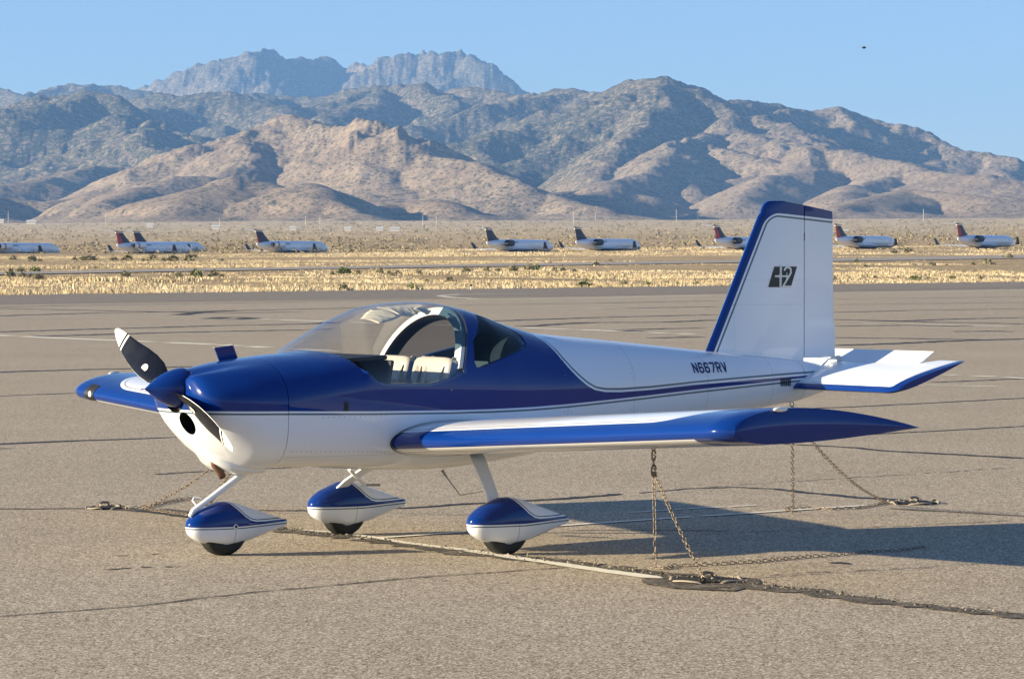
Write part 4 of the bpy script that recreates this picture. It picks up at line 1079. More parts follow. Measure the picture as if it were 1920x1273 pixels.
def slab(pts, ws, ts, name, mat):
    """tapered flat strut along pts; ws chord (x), ts thickness"""
    P = []
    for i, p in enumerate(pts):
        a = Vector(pts[max(i - 1, 0)]); b = Vector(pts[min(i + 1, len(pts) - 1)]); t = (b - a).normalized(); cx_ = Vector((1, 0, 0)); cx_ = (cx_ - t * cx_.dot(t)).normalized(); nn_ = t.cross(cx_).normalized()
        row = []
        for j in range(16):
            q = 2 * math.pi * j / 16; cc, ss = math.cos(q), math.sin(q)
            row.append(Vector(p) + cx_ * ws[i] / 2 * math.copysign(abs(cc) ** .45, cc) + nn_ * ts[i] / 2 * math.copysign(abs(ss) ** .6, ss))
        P.append(row)
    mb = MB(); mb.grid(P, closed_v=True); mb.add(P[0], [list(range(16))]); mb.add(P[-1], [list(range(16))]); return mb.build(name, mat, plane, sharp=40)
for sgn in (-1, 1):
    slab([(2.235, sgn * 0.42, 0.68), (2.225, sgn * 0.52, 0.62), (2.09, sgn * 0.90, 0.39), (2.04, sgn * 0.98, 0.31)], [0.11, 0.11, 0.085, 0.08], [0.022] * 4, 'main_gear_leg', M['white'])
mb = MB(); mb.tube([(0.80, 0.02, 0.60), (0.74, 0.01, 0.545), (0.44, 0.0, 0.365), (0.33, 0.0, 0.30), (0.305, 0, 0.262)], [0.024, 0.024, 0.020, 0.018, 0.014], n=14)
mb.tube([(0.36, 0.0, 0.33), (0.345, 0.035, 0.365), (0.37, 0.06, 0.385), (0.42, 0.05, 0.375)], 0.006, n=6)
mb.build('nose_gear_leg', M['white'], plane)
mb = MB(); mb.tube([(0.74, -0.04, 0.545), (0.83, -0.05, 0.61)], 0.012, n=8); mb.build('nose_gear_brace', M['white'], plane)
# entry step on the far side and whip aerial and drain under the belly
mb = MB(); q0 = aty(655, 880, 0.42); q1 = aty(684, 909, 0.62); q2 = aty(712, 909, 0.62)
mb.tube([q0, q1], 0.013, n=8); mb.tube([q1, q2], 0.009, n=8, mi=1); mb.build('entry_step', [M['white'], M['steel']], plane)
mb = MB(); q0 = aty(829, 882, -0.1); q1 = aty(840, 898, -0.1); q2 = aty(863, 928, -0.1); q3 = aty(906, 921, -0.1)
mb.tube([q0, q1, q2], [0.012, 0.005, 0.0035], n=6); mb.tube([q2, q3], 0.003, n=6); mb.build('whip_antenna', M['steel'], plane)
# open oil door on the top of the cowl
q = [aty(u, v, 0.22) for u, v in ((402, 652), (437, 647), (449, 679), (414, 684))]
mb = MB(); v1_ = [tuple(p) for p in q]; v2_ = [(p[0] + 0.002, p[1] + 0.012, p[2]) for p in q]
mb.add(v1_ + v2_, [[0, 1, 2, 3], [7, 6, 5, 4], [0, 4, 5, 1], [1, 5, 6, 2], [2, 6, 7, 3], [3, 7, 4, 0]], 0, False)
beads(mb, [v1_[0], v1_[1]], 0.008, 1); mb.build('oil_door', [M['blue'], M['steel']], cowl)

# ================================================================== CHAINS AND ANCHORS
def link_mesh(mb, c, t, up, L=0.046, w=0.028, r=0.0031, mi=0):
    t = t.normalized(); b = t.cross(up).normalized(); nrm = b.cross(t); P = []
    for k in range(14):
        a = 2 * math.pi * k / 14; ca, sa = math.cos(a), math.sin(a)
        p = t * ((L - w) / 2 * (1 if ca > 0 else -1) * (1 if abs(ca) > 0.05 else 0) + ca * (w / 2 - r)) + b * sa * (w / 2 - r)
        rad_ = (t * ca + b * sa).normalized(); P.append([c + p + (rad_ * math.cos(q) + nrm * math.sin(q)) * r for q in (0, math.pi / 2.5 * 1, math.pi / 2.5 * 2, math.pi / 2.5 * 3, math.pi / 2.5 * 4)])
    mb.grid(P, closed_u=True, closed_v=True, mi=mi)
def chain_along(mb, pts, pitch=0.036, seed=1, lay=False):
    rg = random.Random(seed); pts = [Vector(tuple(map(float, p))) for p in pts]; ds = [0]
    for a, b in zip(pts[:-1], pts[1:]): ds.append(ds[-1] + (b - a).length)
    def at(s):
        s = max(0, min(ds[-1], s))
        for i in range(len(ds) - 1):
            if s <= ds[i + 1]: return pts[i].lerp(pts[i + 1], (s - ds[i]) / max(1e-9, ds[i + 1] - ds[i]))
        return pts[-1]
    s = 0; k = 0; tw = rg.uniform(0, 1.5)
    while s < ds[-1]:
        a, b = at(s - pitch / 2), at(s + pitch / 2); t = (b - a)
        if t.length < 1e-6: s += pitch; continue
        ref = Vector((0, 0, 1)) if abs(t.normalized().z) < .9 else Vector((F2[0], F2[1], 0)); bb = t.cross(ref).normalized(); cc = bb.cross(t).normalized()
        ang = tw + (math.pi / 2 if k % 2 else 0) + rg.uniform(-.25, .25)
        if lay: ang = (0.15 if k % 2 == 0 else 1.2) + rg.uniform(-.3, .3)
        link_mesh(mb, at(s), t, bb * math.sin(ang) + cc * math.cos(ang)); s += pitch; k += 1; tw += 0.05
def sag(a, b, k, n=14):
    a, b = Vector(tuple(map(float, a))), Vector(tuple(map(float, b))); return [a.lerp(b, i / n) + Vector((0, 0, -k * 4 * (i / n) * (1 - i / n))) for i in range(n + 1)]
def gp(pts, z=0.02, jit=0.0, seed=3):
    rg = random.Random(seed); o = []
    for i, (u, v) in enumerate(pts):
        p = gpt(u, v); o.append((p[0] + rg.uniform(-jit, jit), p[1] + rg.uniform(-jit, jit), z))
    return o
def resm(pts, step=0.05, wob=0.0, seed=2):
    rg = random.Random(seed); o = [pts[0]]
    for a, b in zip(pts[:-1], pts[1:]):
        L = math.dist(a, b); m = max(1, int(L / step))
        for i in range(1, m + 1):
            f = i / m; o.append((a[0] + (b[0] - a[0]) * f + rg.uniform(-wob, wob), a[1] + (b[1] - a[1]) * f + rg.uniform(-wob, wob), a[2] + (b[2] - a[2]) * f))
    return o
NR, FR, TR = (2.26, -2.45, 0.748), (2.26, 2.45, 0.748), (5.37, 0.0, 0.868)
def hook(mb, p, s=1.0):
    pts = [(p[0] + 0.014 * math.cos(a) * s, p[1] - 0.004, p[2] - 0.03 + 0.03 * math.sin(a) * s) for a in np.linspace(0.2, 2 * math.pi - 0.2, 14)]; mb.tube(pts, 0.0055, n=6)
def chain_set(loc, label):
    return empty('tie_down_chain', loc, label, 'chain', 'chains tying the airplane down')
# near wing
A1 = gpt(1318, 1089)
c1 = chain_set((A1[0], A1[1], 0), 'rusty chain hanging from the near wing, its loose end lying along the shadow')
mb = MB(); hook(mb, NR); chain_along(mb, sag((NR[0], NR[1], NR[2] - 0.05), (NR[0] + 0.01, NR[1] - .01, 0.02), 0), seed=4); mb.build('hanging_strand', M['rust'], c1, fix=False)
mb = MB(); hook(mb, (NR[0], NR[1], NR[2] - 0.10), 1.3); chain_along(mb, sag((NR[0], NR[1], NR[2] - 0.13), (A1[0], A1[1], 0.03), 0.02), seed=5); mb.build('tight_strand', M['rust'], c1, fix=False)
mb = MB(); chain_along(mb, resm([(NR[0], NR[1], .012)] + gp([(1250, 1068), (1262, 1063), (1300, 1062), (1340, 1060), (1420, 1055), (1500, 1047), (1560, 1043), (1620, 1037), (1680, 1034), (1735, 1027)], .010), .05, .006), seed=6, lay=True); mb.build('loose_strand', M['rust'], c1, fix=False)
# tail
A2 = gpt(1712, 945)
c2 = chain_set((A2[0], A2[1], 0), 'rusty chain from the tail, seen behind the near wing tip')
mb = MB(); hook(mb, TR); chain_along(mb, sag((TR[0], TR[1], TR[2] - 0.05), gpt(1487, 962, 0.01), 0), seed=7); mb.build('hanging_strand', M['rust'], c2, fix=False)
mb = MB(); chain_along(mb, sag((TR[0], TR[1], TR[2] - 0.06), (A2[0] - .25, A2[1], 0.02), 0.10), seed=8); mb.build('tight_strand', M['rust'], c2, fix=False)
mb = MB(); chain_along(mb, resm(gp([(1650, 944), (1700, 945), (1712, 945)], .012), .05, .01), seed=9, lay=True); mb.build('anchored_strand', M['rust'], c2, fix=False)
mb = MB(); chain_along(mb, resm(gp([(1487, 960), (1470, 957), (1480, 955), (1520, 954), (1560, 956), (1600, 955), (1640, 949), (1660, 944)], .010), .05, .006), seed=10, lay=True); mb.build('loose_strand', M['rust'], c2, fix=False)
# far wing
A3 = gpt(205, 953)
c3 = chain_set((A3[0], A3[1], 0), 'rusty chain from the far wing, passing under the cowl left of the nose wheel')
mb = MB(); hook(mb, FR); chain_along(mb, sag((FR[0], FR[1], FR[2] - 0.05), gpt(268, 953, 0.015), 0.06), seed=12); mb.build('tight_strand', M['rust'], c3, fix=False)
mb = MB(); chain_along(mb, sag((FR[0] - .02, FR[1], FR[2] - 0.05), gpt(388, 952, 0.012), 0.02), seed=13); mb.build('hanging_strand', M['rust'], c3, fix=False)
mb = MB(); chain_along(mb, resm(gp([(205, 952), (225, 951), (240, 955), (270, 953), (300, 946), (340, 938), (372, 935), (388, 950)], .012), .04, .012), seed=14, lay=True); mb.build('loose_strand', M['rust'], c3, fix=False)
mb = MB(); chain_along(mb, resm(gp([(268, 955), (290, 959), (320, 963), (350, 968), (385, 970)], .012), .04, .012), seed=15, lay=True); mb.build('loose_strand', M['rust'], c3, fix=False)

# anchors: a pale ring in broken asphalt
M['concrete'] = simple('pale_concrete', (0.30, 0.26, 0.20), 0.85, vs=30, var=0.3, bump=0.4)
M['tar'] = tar('dry_tar', (0.025, 0.019, 0.013), (0.095, 0.075, 0.05))
M['tarblack'] = simple('black_tar', (0.014, 0.012, 0.010), 0.7, vs=9, var=0.4, bump=0.4)
M['line'] = simple('worn_line_paint', (0.74, 0.70, 0.58), 0.8, vs=20, var=0.35)
def anchor(cx, cy, R, seed, label, full=True):
    rg = random.Random(seed); e = empty('tie_down_anchor', (cx, cy, 0), label, 'tie-down anchor', 'anchors set in the ramp')
    mb = MB(); n_ = 36; P = []
    for r_, z in ((R * 0.98, 0.009), (R * 0.965, 0.017), (R * 0.89, 0.018), (R * 0.87, 0.009)):
        P.append([(cx + (r_ * (1 + 0.03 * math.sin(3 * a + seed))) * math.cos(a), cy + r_ * (1 + 0.03 * math.sin(2 * a)) * math.sin(a), z + 0.004 * math.sin(5 * a + seed) - (0.02 if math.sin(4 * a + 1.3 * seed) > .45 else 0)) for a in np.linspace(0, 2 * math.pi, n_, endpoint=False)])
    mb.grid(P, closed_v=True); mb.build('collar', M['concrete'], e)
    mb = MB(); P = []
    for k in range(5):
        P.append([(cx + R * 0.8 * k / 4 * math.cos(a), cy + R * 0.8 * k / 4 * math.sin(a), 0.012 + rg.uniform(0, .01) * (k < 4)) for a in np.linspace(0, 2 * math.pi, 24, endpoint=False)])
    mb.grid(P, closed_v=True); mb.build('pit', M['tarblack'], e)
    mb = MB(); pts = [(cx + 0.05 * math.cos(a) + .02, cy + .035 * math.sin(a), 0.035 + 0.018 * math.sin(a)) for a in np.linspace(0, 2 * math.pi, 16)]
    mb.tube(pts, 0.005, n=6, cap=False); mb.tube([(cx - .04, cy, 0.01), (cx - .02, cy + .01, 0.045), (cx + .03, cy, 0.048), (cx + 0.06, cy - .01, 0.012)], 0.006, n=6); mb.build('shackle', M['rust'], e)
    for _ in range(9):
        a, d = rg.uniform(0, 6.28), R * rg.uniform(0.2, 1.1); s_ = rg.uniform(.008, .020)
        mb = MB(); mb.ball((cx + d * math.cos(a), cy + d * math.sin(a), 0.02), s_, n=4, k=(1, .8, .5)); mb.build('rubble', M['tar'] if rg.random() < .6 else M['concrete'], e)
    return e
anchor(A1[0] + 0.02, A1[1] - 0.01, 0.24, 3, 'pale ring anchor in torn asphalt nearest the camera, under the near wing chain')
anchor(A2[0] + 0.05, A2[1] + 0.05, 0.22, 5, 'anchor in cracked asphalt out beyond the near wing tip, holding the tail chain')
anchor(A3[0] - 0.05, A3[1], 0.15, 7, 'anchor on the crack left of the nose wheel, holding the far wing chain')

# ================================================================== CRACKS AND PAINT LINES ON THE RAMP
def ribbon(pts_uv, w, z, mat, name, jag=0.35, seed=1, wob=0.02, gap=0.0, kind='structure'):
    """a strip on the ground through image points; w = width in metres (start, end)"""
    rg = random.Random(seed); P = [gpt(u, v)[:2] for u, v in pts_uv]; w0, w1 = w if isinstance(w, tuple) else (w, w)
    fine = []; tot = sum(math.dist(a, b) for a, b in zip(P[:-1], P[1:])); acc = 0
    for a, b in zip(P[:-1], P[1:]):
        L = math.dist(a, b); m = max(2, int(L / max(0.05, min(0.6, w0 * (1.3 if jag < .5 or w0 < .15 else .35)))))
        m = min(m, 260)
        for i in range(m): fine.append(((a[0] + (b[0] - a[0]) * i / m, a[1] + (b[1] - a[1]) * i / m), (acc + L * i / m) / tot))
        acc += L
    fine.append((tuple(P[-1]), 1.0)); l, r = [], []; o1 = 0
    for i, (p, f) in enumerate(fine):
        q = fine[min(i + 1, len(fine) - 1)][0]; q0 = fine[max(i - 1, 0)][0]; dx, dy = q[0] - q0[0], q[1] - q0[1]; L = math.hypot(dx, dy) or 1
        nx, ny = -dy / L, dx / L; ww = (w0 + (w1 - w0) * f) / 2; o1 = o1 * .8 + rg.uniform(-wob, wob)
        a_ = ww * (1 + rg.uniform(-jag, jag)); b_ = ww * (1 + rg.uniform(-jag, jag))
        if i in (0, len(fine) - 1): a_ = b_ = ww * 0.2
        l.append((p[0] + nx * (a_ + o1), p[1] + ny * (a_ + o1), z)); r.append((p[0] - nx * (b_ - o1), p[1] - ny * (b_ - o1), z))
    mb = MB(); n_ = len(l); vs = l + r; fs = []
    for i in range(n_ - 1):
        if gap and rg.random() < gap: continue
        fs.append([i, n_ + i, n_ + i + 1, i + 1])
    mb.add(vs, fs, 0, False); o = mb.build(name, mat, fix=False)
    return tag(o, kind=kind)
ck = [0]
def pxw(pts, px, cap=1.0):
    vm = sum(p[1] for p in pts) / len(pts); return min(cap, px * 12321 / (vm - 499) ** 2)
def crack(pts, w=0.03, mat='tarblack', **k):
    if mat == 'tarblack':
        vm = sum(p[1] for p in pts) / len(pts); f_ = (1.9 if vm > 700 else 1.6)
        w = tuple(x * f_ for x in w) if isinstance(w, tuple) else (w * f_ if vm > 700 else max(w * 1.2, pxw(pts, 1.0, .7)))
    ck[0] += 1; ribbon(pts, w, 0.0030 + 0.0002 * (ck[0] % 9), M[mat], 'crack', seed=ck[0], **k)
# wide dry seam running through the front anchor
ribbon([(478, 985), (520, 993), (600, 1003), (700, 1014), (780, 1024), (870, 1037), (1000, 1049), (1100, 1060), (1190, 1072), (1250, 1082), (1320, 1086), (1390, 1092)], (0.18, 0.28), 0.0050, M['tar'], 'crack', seed=77, wob=0.02, jag=.55)
ribbon([(1240, 1088), (1290, 1100), (1340, 1098), (1400, 1097), (1440, 1101), (1500, 1108), (1600, 1121), (1700, 1133), (1800, 1143), (1960, 1160)], (0.28, 0.18), 0.0053, M['tar'], 'crack', seed=78, wob=0.02, jag=.5)
ribbon([(1225, 1079), (1270, 1076), (1330, 1080), (1400, 1086), (1420, 1098), (1370, 1108), (1280, 1104), (1235, 1095), (1226, 1082)], 0.12, 0.0057, M['tar'], 'crack', seed=79, jag=.6)
crack([(-20, 954), (100, 954), (200, 953), (300, 962), (345, 968), (420, 976), (478, 985)], (0.03, 0.07), wob=.01)
crack([(200, 953), (250, 957), (300, 955), (345, 963)], 0.16, mat='tar')
crack([(-20, 834), (60, 830), (150, 826), (250, 823), (340, 819)], (0.13, 0.04)); crack([(-20, 841), (30, 841)], 0.06)
crack([(290, 890), (360, 885), (430, 881), (560, 876), (700, 868), (900, 848), (1010, 842), (1200, 833)], 0.03)
crack([(-20, 1157), (120, 1147), (250, 1137), (480, 1110), (600, 1100), (780, 1083), (1000, 1068), (1060, 1064)], 0.012, jag=.6, wob=.006)
crack([(480, 957), (600, 957), (760, 953), (880, 945), (1000, 938), (1100, 932), (1160, 926)], (0.03, 0.07))
crack([(1060, 995), (1130, 994), (1300, 995), (1370, 996)], 0.018)
crack([(1199, 925), (1296, 916), (1370, 914), (1450, 917), (1527, 925), (1600, 932), (1680, 938), (1758, 944)], (0.02, 0.10))
crack([(1292, 917), (1400, 909), (1527, 900), (1700, 890), (1940, 874)], 0.012, jag=.6, gap=.15)
crack([(1667, 953), (1740, 957), (1830, 962), (1940, 968)], (0.16, 0.05), mat='tar')
crack([(1340, 1000), (1500, 993), (1700, 985), (1940, 975)], 0.010, gap=.3)
crack([(1427, 830), (1520, 835), (1604, 840), (1681, 847), (1780, 852), (1940, 860)], (0.04, 0.10))
crack([(1520, 766), (1620, 762), (1760, 755), (1940, 745)], 0.06)
crack([(1560, 819), (1680, 812), (1800, 806), (1940, 798)], 0.045)
crack([(1400, 1082), (1500, 1075), (1600, 1070), (1750, 1063)], 0.010, gap=.3); crack([(1553, 1056), (1575, 1055), (1592, 1058)], 0.04)
crack([(215, 1042), (260, 1040), (300, 1038)], 0.05, mat='tar', gap=.4); crack([(180, 1070), (260, 1063), (330, 1062)], 0.06, mat='tar', gap=.5)
for pts, w in (([(-20, 623), (150, 618), (400, 611), (602, 607), (640, 603)], .06), ([(62, 631), (300, 624), (598, 618), (620, 617)], .05), ([(-20, 699), (120, 694), (255, 691), (360, 687)], .06), ([(-20, 576), (200, 572), (450, 568), (860, 560), (1330, 551)], .10),
               ([(-20, 593), (180, 587), (365, 584), (560, 580), (693, 577)], .07), ([(-20, 578), (120, 581), (255, 584), (437, 587), (560, 585)], .07), ([(339, 591), (380, 585), (440, 583)], .12), ([(388, 598), (420, 595), (455, 595), (478, 597), (440, 599), (400, 599)], .12), ([(-20, 743), (60, 740), (150, 737)], .05),
               ([(860, 572), (1100, 569), (1348, 564)], .08), ([(1130, 579), (1240, 577), (1343, 575)], .06), ([(900, 603), (1100, 596), (1343, 590)], .07), ([(980, 612), (1100, 605), (1250, 604), (1343, 600)], .06), ([(1185, 618), (1260, 616), (1326, 615)], .05), ([(1224, 634), (1300, 632), (1322, 632)], .04),
               ([(1340, 549), (1557, 545), (1700, 543), (1940, 538)], .16), ([(1561, 561), (1750, 559), (1940, 556)], .10), ([(1562, 571), (1700, 570), (1940, 567)], .08), ([(1561, 586), (1720, 582), (1940, 579)], .08), ([(1561, 599), (1689, 602), (1800, 598), (1940, 595)], .09), ([(1640, 601), (1700, 603), (1800, 605), (1940, 608)], .08),
               ([(1565, 612), (1700, 610), (1820, 612)], .05), ([(1561, 633), (1640, 634), (1780, 636), (1850, 637)], .07), ([(1565, 648), (1680, 644), (1800, 639), (1940, 635)], .06), ([(1740, 717), (1830, 714), (1940, 709)], .06), ([(1340, 660), (1560, 654)], .04), ([(1790, 622), (1850, 621), (1900, 622)], .10), ([(1170, 619), (1190, 621), (1215, 621)], .10)):
    crack(pts, w * 1.5, jag=.5, wob=w * .5)
ln = [0]
def pline(pts, w=0.09, **k):
    vm = sum(p[1] for p in pts) / len(pts)
    if vm < 740 and not isinstance(w, tuple): w = max(w, pxw(pts, 0.8, 0.45))
    ln[0] += 1; ribbon(pts, w, 0.0062 + 0.0002 * (ln[0] % 6), M['line'], 'painted_line', seed=100 + ln[0], jag=.12, wob=.004, **k)
pline([(560, 994), (640, 1000), (700, 1008), (760, 1018), (870, 1032), (1000, 1051), (1100, 1066), (1180, 1078), (1238, 1085)], (0.06, 0.15), gap=.03)
pline([(650, 1012), (730, 1008), (870, 998), (1060, 986), (1260, 972), (1480, 958), (1640, 947)], 0.075, gap=.03)
pline([(1180, 962), (1300, 954), (1420, 948)], 0.05, gap=.35)
pline([(-20, 628), (100, 634), (204, 638), (401, 646), (554, 655), (640, 659)], 0.10, gap=.18)
pline([(474, 598), (560, 601), (640, 604), (900, 612), (1100, 619), (1322, 628)], 0.09, gap=.3)
pline([(822, 554.5), (860, 552), (920, 551), (1000, 550.5)], 0.22); pline([(822, 555), (850, 558), (900, 561), (1100, 559), (1340, 554)], 0.22)
pline([(1560, 696), (1680, 700), (1770, 703), (1850, 706), (1940, 711)], 0.07, gap=.2); pline([(1690, 723), (1800, 724), (1940, 726)], 0.04, gap=.3)
pline([(1560, 549), (1750, 547), (1940, 543)], 0.18, gap=.1); pline([(1100, 578), (1343, 580)], 0.07, gap=.4); pline([(1562, 606), (1750, 609), (1940, 613)], 0.07, gap=.4)
# crumbs of broken tar lying in and beside the wide seam
mb = MB(); rg = random.Random(31)
seam = [(520, 991), (600, 1001), (700, 1012), (870, 1034), (1000, 1047), (1100, 1058), (1190, 1071), (1290, 1086), (1400, 1095), (1500, 1106), (1700, 1131), (1900, 1153)]
for a, b in zip(seam[:-1], seam[1:]):
    for _ in range(110):
        f = rg.random(); p = gpt(a[0] + (b[0] - a[0]) * f, a[1] + (b[1] - a[1]) * f + rg.gauss(0, 2.2)); r_ = rg.uniform(.004, .014)
        q = [(p[0] + rg.uniform(-1, 1) * r_, p[1] + rg.uniform(-1, 1) * r_, .005 + abs(rg.gauss(0, .6)) * r_) for _ in range(4)]; mb.add(q, [[0, 1, 2], [0, 2, 3], [0, 3, 1], [1, 3, 2]], 0 if rg.random() < .6 else 1, False)
tag(mb.build('tar_crumbs', [M['tar'], M['concrete']], fix=False), 'loose crumbs of broken tar and gravel along the wide seam', 'gravel', kind='stuff')
# ================================================================== GRASS, SHRUBS
def scatter_mesh(name, pts, maker, mats, label, cat, seed):
    pass
def fan_tufts(name, N, ymin, ymax, size, cols, seed, label, cat, ratio=1.0, umin=-60, umax=1980, blades=5, strip=None):
    rg = np.random.RandomState(seed); V = []; Fq = []
    k = rg.uniform((umin - 960) / FPX, (umax - 960) / FPX, N); De_ = edge_d(k)
    f = rg.uniform(0, 1, N) ** 1.25
    Yd = (De_ + 1.5) + f * (np.maximum(ymax, De_ + 60) - De_)
    if strip is not None: Yd = De_ + 0.5 + rg.exponential(strip, N)
    dens = fbm(k * Yd / 9, Yd / 14, seed, 4); keep = (dens > rg.uniform(0.30, 0.62, N)) & (Yd < ymax)
    s_ = (k + 0.148) / 0.296; Yt = 352 + 215 * s_ + 40 * s_ * s_; keep &= ~((Yd > Yt - 3) & (Yd < Yt + 28 + 16 * s_))
    k, Yd = k[keep], Yd[keep]; n_ = len(k); X = k * Yd; Z = ground_z(X, Yd); 
    wx, wy = lf(X, Yd); sz = size * rg.lognormal(0, 0.35, n_)
    vs = np.zeros((n_, blades, 3, 3)); 
    for b in range(blades):
        a = rg.uniform(0, 6.28, n_); l = rg.uniform(.2, .9, n_); w_ = rg.uniform(.25, .5, n_) * sz * ratio
        ox, oy = rg.normal(0, .35, n_) * sz * ratio, rg.normal(0, .35, n_) * sz * ratio
        vs[:, b, 0] = np.stack([wx + ox - np.cos(a) * w_ / 2, wy + oy - np.sin(a) * w_ / 2, Z - .3], -1)
        vs[:, b, 1] = np.stack([wx + ox + np.cos(a) * w_ / 2, wy + oy + np.sin(a) * w_ / 2, Z - .3], -1)
        vs[:, b, 2] = np.stack([wx + ox + rg.normal(0, .3, n_) * sz, wy + oy + rg.normal(0, .3, n_) * sz, Z + sz * rg.uniform(.6, 1.2, n_)], -1)
    co = vs.reshape(-1, 3).astype(np.float32); nf = n_ * blades
    me = bpy.data.meshes.new(name); me.vertices.add(len(co)); me.vertices.foreach_set('co', co.ravel()); me.loops.add(nf * 3)
    me.loops.foreach_set('vertex_index', np.arange(nf * 3, dtype=np.int32)); me.polygons.add(nf); me.polygons.foreach_set('loop_start', np.arange(0, nf * 3, 3, dtype=np.int32)); me.polygons.foreach_set('loop_total', np.full(nf, 3, np.int32))
    me.update(); o = link(name, me, cols); return tag(o, label, cat, kind='stuff')
def leafy(name, a, b, sc=0.5):
    n = NT(name); c = n.mix(n.ramp(n.noise(sc, 3, .7), [(.4, 0), (.6, 1)]), a, b); n.set(Base_Color=c, Roughness=.9); n.b.inputs['Specular IOR Level'].default_value = .1
    return n.mat
M['straw'] = leafy('dry_straw', (0.50, 0.40, 0.235), (0.66, 0.55, 0.36), .06)
M['sage'] = leafy('sage_leaf', (0.20, 0.18, 0.10), (0.34, 0.30, 0.17), 1.5)
M['green'] = leafy('green_leaf', (0.12, 0.15, 0.05), (0.24, 0.26, 0.10), 1.5)
M['brush'] = leafy('grey_brush', (0.20, 0.165, 0.09), (0.36, 0.30, 0.18), .3)
fan_tufts('dry_grass', 120000, 0, 900, 0.075, M['straw'], 5, 'golden dry grass between the ramp and the parked airliners', 'grass', 4.5)
fan_tufts('verge_grass', 9000, 0, 900, 0.16, M['straw'], 6, 'taller pale grass standing along the far edge of the ramp', 'grass', 1.6, strip=9)
def bush_faces(rg, n_, R, H):
    """leaf triangles through a squat uneven crown"""
    th_ = rg.uniform(0, 6.28, n_); r_ = np.sqrt(rg.uniform(0, 1, n_)); lob = 1 + .3 * np.sin(3 * th_ + rg.uniform(0, 6)); h = rg.uniform(0, 1, n_)
    x = R * r_ * lob * np.cos(th_) * (1 - .35 * h); y = R * r_ * lob * np.sin(th_) * (1 - .35 * h); z = H * h * (1 - .5 * r_ ** 2) * (1 + .25 * np.sin(2 * th_))
    c = np.stack([x, y, z], -1); s = R * 0.20
    return c[:, None, :] + rg.normal(0, s, (n_, 3, 3)) * np.array([1, 1, .8])
def raw_tris(name, T, mat):
    co = T.reshape(-1, 3).astype(np.float32); nf = len(co) // 3; me = bpy.data.meshes.new(name); me.vertices.add(len(co)); me.vertices.foreach_set('co', co.ravel()); me.loops.add(nf * 3)
    me.loops.foreach_set('vertex_index', np.arange(nf * 3, dtype=np.int32)); me.polygons.add(nf); me.polygons.foreach_set('loop_start', np.arange(0, nf * 3, 3, dtype=np.int32)); me.polygons.foreach_set('loop_total', np.full(nf, 3, np.int32)); me.update(); return me
# far scrub on the rising desert: too many to count
rg = np.random.RandomState(8); N = 7500
k = rg.uniform(-.16, .16, N); Yd = 790 * (3300 / 790) ** rg.uniform(0, 1, N) ** 1.1; keep = fbm(k * Yd / 60, Yd / 90, 31, 4) > rg.uniform(.3, .62, N)
keep |= (Yd < 1000) & (rg.uniform(0, 1, N) < .25)
k, Yd = k[keep], Yd[keep]; T = []; zz = ground_z(k * Yd, Yd); wx, wy = lf(k * Yd, Yd)
for i in range(len(k)):
    R_ = rg.uniform(.6, 1.5) * (1 + (Yd[i] - 800) / 2600); t = bush_faces(rg, 12, R_, R_ * 1.1); t += np.array([wx[i], wy[i], zz[i] - .1]); T.append(t)
o = link('desert_scrub', raw_tris('desert_scrub', np.concatenate(T), None), M['brush']); tag(o, 'grey brown scrub dotted over the rising desert behind the airliners', 'scrub', kind='stuff')
# countable green bushes in the grass strip, placed where the photo has them
BU = [(25, 488, 1.0, 's'), (60, 489, 1.3, 's'), (74, 489, .8, 's'), (140, 488, .9, 's'), (156, 488, 1.1, 's'), (172, 488, 1.4, 's'), (213, 488, .9, 's'), (240, 488, 1.6, 's'), (268, 489, .7, 's'), (285, 488, 1.4, 's'), (306, 489, .8, 's'), (325, 488, 1.5, 's'), (355, 488, 1.5, 's'), (362, 484, 1.2, 's'), (415, 489, .6, 's'),
      (67, 509, 1.0, 'g'), (40, 509, .8, 's'), (20, 510, .7, 's'), (18, 518, .9, 's'), (42, 519, .7, 's'), (60, 519, .6, 's'), (72, 523, .9, 's'), (236, 517, .8, 's'), (335, 517, .6, 's'), (369, 517, 1.3, 'g'), (401, 517, .9, 's'), (414, 518, .5, 's'), (313, 518, .4, 's'),
      (645, 512, 1.3, 'g'), (623, 515, .6, 's'), (670, 513, .7, 's'), (712, 512, .9, 's'), (730, 513, .6, 's'), (745, 512, .6, 's'), (785, 511, .6, 's'), (735, 517, .4, 's'), (873, 509, .9, 's'), (912, 508, .8, 's'), (935, 508, .6, 's'), (962, 508, 1.0, 's'), (995, 506, 1.1, 's'), (1005, 505, 1.1, 'g'), (1040, 507, .6, 's'), (1055, 507, .7, 's'), (1075, 507, .6, 's'),
      (843, 527, .7, 's'), (800, 529, .6, 's'), (775, 542, .9, 'g'), (643, 544, .9, 's'), (1096, 537, 1.1, 'g'), (995, 538, .4, 's'), (1170, 536, .8, 's'), (1215, 535, .7, 'g'), (1250, 531, .5, 's'), (1270, 534, .6, 's'), (1305, 534, .7, 's'), (916, 536, .5, 's'), (1144, 491, .7, 's'), (1118, 497, .8, 's'), (1140, 497, .4, 's'), (1032, 493, .5, 's'),
      (1606, 491, .8, 'g'), (1620, 500, .8, 's'), (1747, 497, .8, 's'), (1714, 499, .6, 's'), (1668, 499, .5, 's'), (1852, 496, 1.3, 's'), (1824, 497, .7, 's'), (1775, 498, .5, 's'), (1893, 484, .9, 's'), (1880, 484, .6, 's'), (1715, 525, 1.1, 'g'), (1740, 523, .5, 's'), (1786, 523, .9, 'g'), (1838, 523, .7, 's'), (1684, 521, .5, 's'), (1640, 521, .5, 's'), (1563, 525, .7, 's'), (1700, 472, 1.2, 's'), (1675, 474, 1.0, 's')]
protos = []
